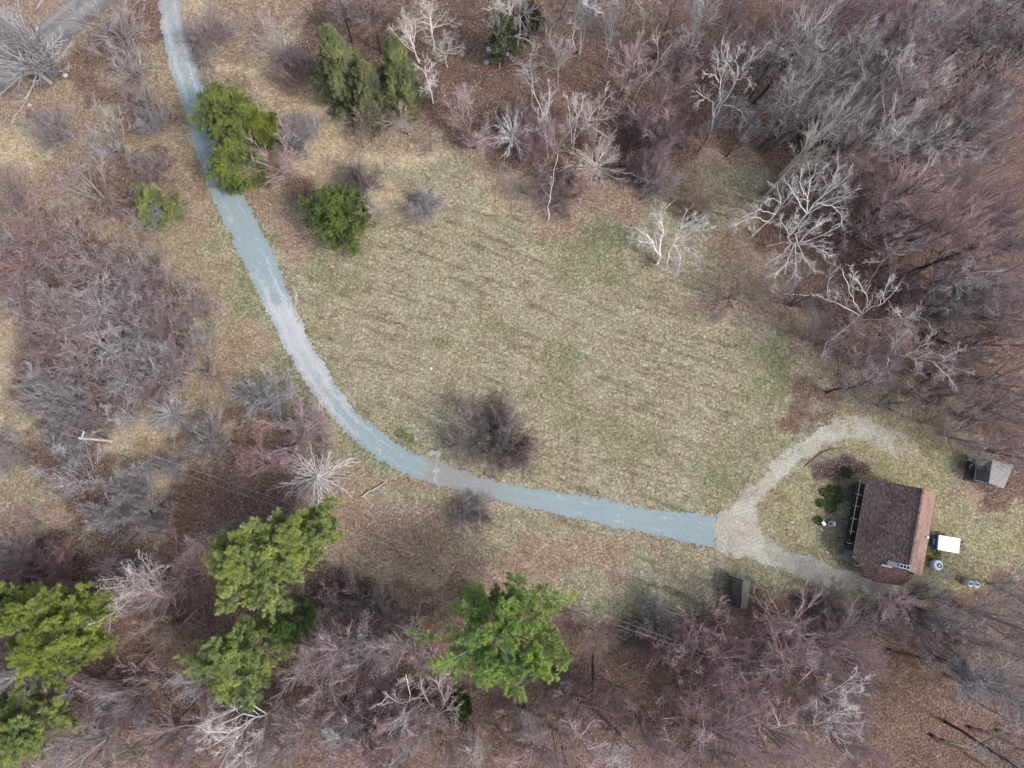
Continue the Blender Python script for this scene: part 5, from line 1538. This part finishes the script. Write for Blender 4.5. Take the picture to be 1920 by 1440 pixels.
# ------------------------------------------------------------------ white camper / box trailer
BLUE = simple('blue_body', (.035, .11, .26), .15, 2, .4, .4)
PBLUE = simple('pale_blue', (.42, .55, .66), .08, 2, .4, .3)
TW = simple('trailer_white', (.90, .91, .93), .02, 1, .35, .3)
RUB = simple('rubber', (.03, .03, .03), .1, 3)
t4 = [A3(1760, 1003, 1.45), A3(1800, 1010, 1.45), A3(1799, 1037.5, 1.45), A3(1759, 1031, 1.45)]
tc = sum(t4) / 4; td = (t4[1] - t4[0]); tl = np.linalg.norm(td); td /= tl; tn = np.array([-td[1], td[0], 0]); twd = abs(np.dot(t4[3] - t4[0], tn))
ta = math.atan2(td[1], td[0])
tr = link('utility_trailer', None, loc=(tc[0], tc[1], 0)); so = np.array([tc[0], tc[1], 0.])
tag(tr, 'small blue utility trailer with flat white lid parked beside the house', 'trailer')
mb = MB(); mb.box((tc[0], tc[1], 1.42), tl, twd, .07, ta); spart(mb, 'lid', TW, tr)
mb = MB(); p = tc - td * .0; mb.box((p[0] - td[0] * .12, p[1] - td[1] * .12, .98), tl - .05, twd - .12, .80, ta); spart(mb, 'body', BLUE, tr)
p = tc - td * (tl / 2 + .16)
mb = MB(); mb.box((p[0], p[1], .72), .34, twd * .82, .34, ta); b_ = spart(mb, 'bumper', BLUE, tr)
mb = MB(); mb.box((p[0] - td[0] * .03, p[1] - td[1] * .03, .93), .16, twd * .42, .07, ta); spart(mb, 'step', PBLUE, b_)
p = tc + td * (tl / 2 + .22)
mb = MB(); mb.box((p[0], p[1], .62), .5, .42, .22, ta); spart(mb, 'tool_box', BLUE, tr)
mb = MB(); q = tc + td * (tl / 2 + .85); mb.bar((p[0], p[1], .5), (q[0], q[1], .5), .09); mb.lathe((q[0], q[1], .45), [(.05, 0), (.06, .08), (.03, .13)], 10); spart(mb, 'hitch', RUB, tr)
for s in (-1, 1):
    p = tc + tn * s * (twd / 2 - .02) - td * .2
    V = []; nseg = 20
    mbw = MB()
    for o_ in (-.09, .09):
        for k in range(nseg):
            a = 2 * math.pi * k / nseg
            q = p + tn * o_ + td * (.30 * math.cos(a))
            V.append((q[0], q[1], .30 + .30 * math.sin(a)))
    Fw = [tuple(range(nseg)), tuple(range(2 * nseg - 1, nseg - 1, -1))] + [(k, k + nseg, (k + 1) % nseg + nseg, (k + 1) % nseg) for k in range(nseg)]
    mbw.add(V, Fw); whl = spart(mbw, 'wheel', RUB, tr)
    mb = MB(); q = p + tn * s * .075; mb.box((q[0], q[1], .30), .26, .06, .26, ta); spart(mb, 'hub', GREYW, whl)
mb = MB(); mb.lathe((tc[0] + .05, tc[1], 1.456), [(.06, 0), (.06, .03), (.02, .05)], 10); spart(mb, 'vent_cap', GREYW, tr)

# ------------------------------------------------------------------ tanks
TANK = simple('tank_paint', (.60, .70, .78), .06, 2, .4, .3)
DKB = simple('tank_dark', (.05, .11, .20), .1, 2, .5)
def vtank(label, px, py, r, h, name='gas_tank', group=None):
    c = A3(px, py, h); c[2] = 0
    root = link(name, None, loc=tuple(c)); o0 = c
    tag(root, label, 'gas tank', group)
    mb = MB(); mb.lathe(c, [(r * .9, 0), (r * .9, .08), (r, .10), (r, h - r * .55), (r * .93, h - r * .34), (r * .78, h - r * .2), (r * .5, h - r * .08), (r * .3, h - r * .05)], 32)
    mb.build('shell', TANK, root, smooth=True, origin=o0)
    mb = MB(); mb.lathe((c[0], c[1], h - .06), [(r * .46, 0), (r * .46, .16), (r * .40, .16), (r * .40, .02)], 24)
    mb.build('collar', TANK, root, smooth=False, origin=o0)
    mb = MB(); mb.lathe((c[0], c[1], h - .04), [(.09, 0), (.09, .08), (.04, .1), (.04, .2), (.08, .2), (.08, .24)], 12)
    mb.build('valve', DKB, root, origin=o0)
    return root
vtank('left upright pale blue gas cylinder of the pair on the lawn', 1821, 1095, .36, 1.25)
vtank('right upright pale blue gas cylinder of the pair on the lawn', 1832.5, 1096.5, .36, 1.25)
# plastic drum on its own next to the trailer
c = A3(1760, 1060, .95); c[2] = 0
dm = link('water_drum', None, loc=tuple(c)); tag(dm, 'squat pale blue drum with dark ring lid below the white trailer', 'drum')
mb = MB(); V = []
mb.lathe(c, [(.50, 0), (.56, .06), (.57, .35), (.60, .38), (.57, .42), (.57, .80), (.50, .90), (.30, .93)], 28); mb.build('shell', TANK, dm, smooth=True, origin=c)
mb = MB(); mb.lathe((c[0] + .10, c[1] - .03, .925), [(.30, 0), (.30, .05), (.24, .05), (.24, .01)], 24); rg = mb.build('lid_ring', DKB, dm, origin=c)
mb = MB(); mb.box((c[0] + .10, c[1] - .03, .965), .42, .10, .06, .8); mb.build('handle', TANK, rg, origin=c)
mb = MB(); mb.box((c[0] - .45, c[1] - .02, .35), .35, .75, .5, .05); mb.build('pump_box', PBLUE, dm, bevel=.03, origin=c)

# ------------------------------------------------------------------ yard things
c = A3(1545, 981.5, .5); c[2] = 0
tb = link('side_table', None, loc=tuple(c)); tag(tb, 'small white square table tilted on the lawn left of the house', 'table')
mb = MB(); mb.box((c[0], c[1], .5), .38, .5, .04, math.radians(35)); mb.build('tabletop', WHITE, tb, bevel=.01, origin=c)
for sx in (-1, 1):
    for sy in (-1, 1):
        a = math.radians(35); X, Y = sx * .15, sy * .21
        mb = MB(); mb.bar((c[0] + X * math.cos(a) - Y * math.sin(a), c[1] + X * math.sin(a) + Y * math.cos(a), 0), (c[0] + X * math.cos(a) - Y * math.sin(a), c[1] + X * math.sin(a) + Y * math.cos(a), .478), .035)
        mb.build('leg', WHITE, tb, origin=c)
c = A3(1559, 982, .5); c[2] = 0
ch = link('garden_chair', None, loc=tuple(c)); tag(ch, 'round grey garden chair with white back right of the white table', 'chair')
GRY = simple('grey_plastic', (.40, .41, .43), .08, 3, .5); 
mb = MB(); mb.lathe((c[0], c[1], .38), [(.30, 0), (.33, .04), (.33, .08), (.27, .08), (.26, .03)], 24); mb.build('seat', GRY, ch, smooth=False, origin=c)
mb = MB(); mb.lathe((c[0] - .10, c[1], .42), [(.14, 0), (.14, .025)], 18); mb.build('seat_pad', RUB, ch, origin=c)
mb = MB(); mb.box((c[0] + .26, c[1] + .02, .62), .14, .48, .42, -.05); mb.build('backrest', WHITE, ch, bevel=.02, origin=c)
for sx, sy in ((-1, -1), (1, -1), (1, 1), (-1, 1)):
    mb = MB(); mb.bar((c[0] + sx * .24, c[1] + sy * .22, 0), (c[0] + sx * .20, c[1] + sy * .19, .40), .04); mb.build('leg', GRY, ch, origin=c)
def slab_thing(label, name, cat, px, py, sx, sy, sz, ang, mat, z=0, bev=.02):
    c = A3(px, py, 0)
    mb = MB(); mb.box((c[0], c[1], z + sz / 2 + .02), sx, sy, sz, ang)
    o = mb.build(name, mat, None, bevel=bev, origin=c); tag(o, label, cat); return o
slab_thing('short white board lying in the grass near the lane', 'board', 'board', 1551, 1035, .42, .12, .06, math.radians(-38), WHITE)
slab_thing('pale flat wooden block in grass below the white table', 'wood_block', 'wood block', 1540, 993, .45, .2, .1, math.radians(-50), simple('raw_wood', (.46, .42, .30), .15, 5))

def rock(label, px, py, r, col, seed):
    g = np.random.default_rng(seed)
    c = A3(px, py, 0)
    import bmesh
    bm = bmesh.new(); bmesh.ops.create_icosphere(bm, subdivisions=3, radius=1)
    for v in bm.verts:
        n_ = v.co.normalized()
        k = 1 + .22 * math.sin(3 * n_.x + seed) * math.cos(4 * n_.y + seed) + .12 * math.sin(7 * n_.z + 2 * seed + 3 * n_.x)
        v.co = Vector((n_.x * k * r, n_.y * k * r * .8, n_.z * k * r * .55))
    me = bpy.data.meshes.new('stone'); bm.to_mesh(me); bm.free()
    me.materials.append(simple('stone_%d' % seed, col, .25, 6, bump=.4))
    o = link('stone', me, loc=(c[0], c[1], r * .25)); tag(o, label, 'stone', None); return o
rock('pale round stone at the foot of the big grey tree, right side', 122, 142, .30, (.50, .47, .42), 2)
rock('small pale stone below the big grey tree', 56, 197, .24, (.52, .48, .43), 3)
rock('grey white stone under the hazy conifer at the top', 917, 93, .34, (.55, .58, .56), 4)
rock('greyish stone in the litter right of the dark spruces', 912, 118, .34, (.38, .37, .36), 5)
rock('small pale stone beside the plank stoop of the house', 1580, 1044, .30, (.42, .42, .36), 6)
rock('pale stone by the dark trunk in the right woods', 1634, 666, .22, (.48, .44, .42), 7)
rock('tiny white stone on the meadow near the lower left', 808, 691, .16, (.7, .68, .62), 8)

# leafy green perennials left of the house
def perennial(label, px, py, r, h, col, seed):
    g = np.random.default_rng(seed); c = A3(px, py, 0)
    n = 260
    a = g.random(n) * 6.283; rad = r * np.sqrt(g.random(n)); z = h * (.3 + .7 * g.random(n)) * (1 - .4 * (rad / r) ** 2)
    P = np.stack([rad * np.cos(a), rad * np.sin(a), z], 1)
    d = np.stack([np.cos(a + g.normal(size=n) * .6), np.sin(a + g.normal(size=n) * .6), g.random(n) * .8], 1)
    s = np.cross(d, g.normal(size=(n, 3))); s /= np.linalg.norm(s, axis=1, keepdims=True)
    L = .13 + .1 * g.random((n, 1))
    V = np.stack([P, P + d * L * .5 + s * .045, P + d * L, P + d * L * .5 - s * .045], 1).reshape(-1, 3)
    root = link('leafy_plant', None, loc=tuple(c))
    link('leaves', mesh_from('leaves', V, np.arange(len(V)).reshape(-1, 4), NEEDLE, False, {'tone': ('POINT', 'FLOAT', np.repeat(g.random(n), 4))}), root, color=col)
    P0 = np.zeros((14, 4, 3)); az = g.random(14) * 6.283
    for k in range(4): P0[:, k] = np.stack([np.cos(az) * r * .16 * k, np.sin(az) * r * .16 * k, np.full(14, h * .22 * k)], 1)
    V2, F2 = tubes(P0, np.full((14, 4), .012), 4)
    link('stems', mesh_from('stems', V2, F2, BARK), root, color=(.12, .15, .06))
    tag(root, label, 'plant', 'leafy green plants left of the house'); return root
DG = (.10, .165, .055)
for i, (px, py, r, lab) in enumerate([(1557, 917, .40, 'topmost'), (1570, 918, .42, 'top right'), (1571, 935, .50, 'right middle'), (1557, 939, .55, 'central'),
                                      (1538, 943, .42, 'left middle'), (1558, 951, .60, 'largest, nearest the chair'), (1534, 976, .42, 'lowest, beside the table'), (1545, 923, .40, 'upper left')]):
    perennial('dark green leafy clump, %s of the bed left of the house' % lab, px, py, r, .35, DG, 60 + i)
perennial('green leafy clump at the upper left corner of the house roof', 1587, 886, .55, .5, (.05, .09, .04), 70)['group'] = 'leafy plants around the house'
perennial('green weeds between the trailer and the pale blue drum', 1750, 1040, .7, .4, (.07, .12, .03), 71)['group'] = 'leafy plants around the house'
perennial('dark green weeds below the house end', 1727, 1108, .9, .3, (.05, .085, .03), 72)['group'] = 'leafy plants around the house'
perennial('fresh green grass clump growing by the drive bend', 752, 812, .55, .06, (.22, .29, .12), 73)['group'] = 'fresh green clumps by the drive'
perennial('second fresh green grass clump right of the first by the drive bend', 768, 822, .5, .06, (.22, .29, .12), 74)['group'] = 'fresh green clumps by the drive'

# low dark strip standing in for the bank's shadow between lane and leaf pocket
arc = [(1507, 876), (1516, 868), (1528, 858), (1542, 848), (1558, 842), (1575, 840), (1586, 841)]
pl = resample([W(*p) for p in arc], 60)
V, F = [], []
nr_ = 60
tg = np.gradient(pl, axis=0); tg /= np.linalg.norm(tg, axis=1, keepdims=True); nn = np.stack([-tg[:, 1], tg[:, 0], np.zeros(60)], 1)
jj = rng.normal(size=60) * .015
prof = [(-.05, -.05), (-.05, .10), (-.02, .12), (.04, .11), (.05, -.05)]
V = np.concatenate([pl[:, None, :] + nn[:, None, :] * np.array([p[0] for p in prof])[None, :, None] + np.array([0, 0, 1.])[None, None] * (np.array([p[1] for p in prof])[None, :, None] + jj[:, None, None])]).reshape(-1, 3)
idx = np.arange(60 * 5).reshape(60, 5)
F = np.stack([idx[:-1, :-1], idx[:-1, 1:], idx[1:, 1:], idx[1:, :-1]], -1).reshape(-1, 4)
me = mesh_from('shadow_strip', V, F, simple('shadow_brown', (.17, .13, .105), .4, 6, bump=.3))
tag(link('shadow_strip', me), 'low curved dark strip in place of the bank shadow by the lane', 'shadow strip')

# ------------------------------------------------------------------ pole and wires
POLEW = simple('pole_wood', (.52, .49, .45), .1, 3, bump=.2)
pb = W(209, 826.5); pt = W(149, 816, 6.2)
pole = link('utility_pole', None, loc=tuple(pb))
tag(pole, 'pale wooden utility pole with short crossarm left of the drive', 'utility pole')
P = np.stack([pb + np.array([0, 0, -.1]), pb * .6 + np.array([pb[0], pb[1], 0]) * .4]) 
top = np.array([pb[0], pb[1], 6.2])
pts = np.linspace(pb, top, 6)
V, F = tubes((pts - pb)[None], np.linspace(.17, .11, 6)[None], 12)
me = bpy.data.meshes.new('shaft'); me.from_pydata([tuple(v) for v in V], [], [tuple(f) for f in F] + [tuple(range(60, 72))]); me.materials.append(POLEW); me.update()
link('shaft', me, pole)
wa = W(20, 765, 6.2)
def wline(px, py, h): return W(px, py, h)
c0 = np.array([top[0], top[1], 5.85]); wd_ = wline(875, 1069, 5.4) - wline(60, 778, 6.2); wd_[2] = 0; wd_ /= np.linalg.norm(wd_); pn = np.array([-wd_[1], wd_[0], 0])
arm_end = c0 + pn * .75
mb = MB(); mb.bar(tuple(c0 - pn * .15), tuple(arm_end), .12); mb.build('crossarm', POLEW, pole, origin=pb)
mb = MB(); mb.lathe((arm_end[0], arm_end[1], 5.9), [(.05, 0), (.07, .06), (.04, .12)], 10); mb.build('insulator', WHITE, pole, origin=pb)
mb = MB(); mb.lathe((top[0], top[1], 6.2), [(.05, 0), (.07, .06), (.04, .12)], 10); mb.build('insulator', WHITE, pole, origin=pb)
WIRE = simple('wire', (.40, .37, .35), .05, 1, .5)
p2b = W(1302, 1214, 0)
p2 = link('utility_pole', None, loc=tuple(p2b)); tag(p2, 'distant utility pole half hidden in the pink trees where the wires end', 'utility pole')
t2 = W(1338, 1236, 6.2); t2 = np.array([t2[0], t2[1], 6.2]); b2 = np.array([t2[0], t2[1], 0]); p2.location = tuple(b2)
V, F = tubes((np.linspace(b2, t2, 6) - b2)[None], np.linspace(.13, .09, 6)[None], 12)
me = bpy.data.meshes.new('shaft'); me.from_pydata([tuple(v) for v in V], [], [tuple(f) for f in F] + [tuple(range(60, 72))]); me.materials.append(GREYW); me.update(); link('shaft', me, p2)
mb = MB(); mb.bar((t2[0], t2[1], 5.9), tuple(np.array([t2[0], t2[1], 5.9]) + pn * .5), .1); mb.build('crossarm', GREYW, p2, origin=b2)
def wire(label, a, b, sag, r=.012, group='overhead wires'):
    n = 40; t = np.linspace(0, 1, n)
    P = a[None] * (1 - t)[:, None] + b[None] * t[:, None]
    P[:, 2] -= sag * 4 * t * (1 - t)
    V, F = tubes((P - a)[None], np.full((1, n), r), 5)
    me = mesh_from('power_line', V, F, WIRE, True); o = link('power_line', me, loc=tuple(a)); tag(o, label, 'power line', group); return o
top_w = np.array([top[0], top[1], 6.34]); arm_w = np.array([arm_end[0], arm_end[1], 6.04])
t2w = t2 + np.array([0, 0, .02]); t2a = np.array([t2[0], t2[1], 5.96]) + pn * .45
wire('lower of the two overhead wires running right from the pale pole', top_w, t2w, .6)
wire('upper of the two overhead wires running right from the pale pole', arm_w, t2a, .75)
fw = -wd_ * 45
wire('lower overhead wire running off the left edge from the pale pole', top_w, top_w + fw, .1)
wire('upper overhead wire running off the left edge from the pale pole', arm_w, arm_w + fw + np.array([0, 0, .2]), .1)
# roadside wires, top left
wd3 = W(175, 95, 6) - W(75, -40, 6); wd3 /= np.linalg.norm(wd3)
wire('dark wire crossing the road in the top left corner, left one', W(80, 22, 6), W(150, 100, 6) , .02, .02, 'wires over the road')
wire('dark wire crossing the road in the top left corner, right one', W(108, -5, 6), W(182, 92, 6), .02, .02, 'wires over the road')

# ------------------------------------------------------------------ labels of the many bare trees
LM = [('the house', 1680, 985), ('the lane fork', 1390, 985), ('the grey shed', 1865, 890), ('the dark woodshed', 1385, 1110), ('the gas cylinders', 1825, 1095),
      ('the dark spruces', 690, 140), ('the roadside pines', 435, 275), ('the round meadow pine', 648, 412), ('the utility pole', 180, 820), ('the top left road', 90, 60),
      ('the large bright pine', 480, 1040), ('the lone bottom pine', 935, 1190), ('the left edge pine', 85, 1190), ('the bottom left pine', 32, 1362), ('the twin white birch', 1365, 160), ('the low dark conifer', 1540, 262),
      ('the wide dead white tree', 1620, 570), ('the top right corner', 1915, 5), ('the bottom right corner', 1915, 1435), ('the fallen trunk', 300, 1208),
      ('the drive bend', 760, 860), ('the two birch clumps', 1050, 240), ('the low white tree', 1535, 1350), ('the tall pale tree', 1520, 385)]
DIRW = ['right of', 'upper right of', 'above', 'upper left of', 'left of', 'lower left of', 'below', 'lower right of']
ORD = ['nearest', 'second nearest', 'third nearest', 'fourth nearest', 'fifth nearest', 'sixth nearest', 'seventh nearest', 'eighth nearest', 'ninth nearest', 'tenth nearest', 'eleventh nearest', 'twelfth nearest']
SHAPE = {'vase': 'bushy crowned bare tree', 'tall': 'tall bare forest tree', 'dead': 'crooked sparse bare tree', 'shrub': 'bare twiggy shrub', 'burst': 'bare starburst tree', 'pole': 'slim bare sapling'}
buck = {}
for e in placed:
    o, x, y, kind, colour, lab = e
    d, n_, lx, ly = min((math.hypot(x - a, y - b), n, a, b) for n, a, b in LM)
    dr_ = DIRW[int(round(math.atan2(ly - y, x - lx) / (math.pi / 4))) % 8]
    if d < 18: dr_ = 'beside'
    buck.setdefault((colour, kind, dr_, n_), []).append((d, e))
for (colour, kind, dr_, n_), L in buck.items():
    L.sort(key=lambda t: t[0])
    for i, (d, e) in enumerate(L):
        pre = '' if len(L) == 1 else ORD[min(i, 11)] + ' '
        lab = '%s%s %s %s %s' % (pre, CWORD[colour], SHAPE[kind], dr_, n_)
        grp = 'bare shrubs in the clearings' if kind == 'shrub' else 'bare trees of the surrounding woods'
        tag(e[0], ' '.join(lab.split()[:16]), 'shrub' if kind == 'shrub' else 'tree', grp)
import collections
print('trees', len(placed), collections.Counter(e[0].name.split('.')[0] for e in placed))
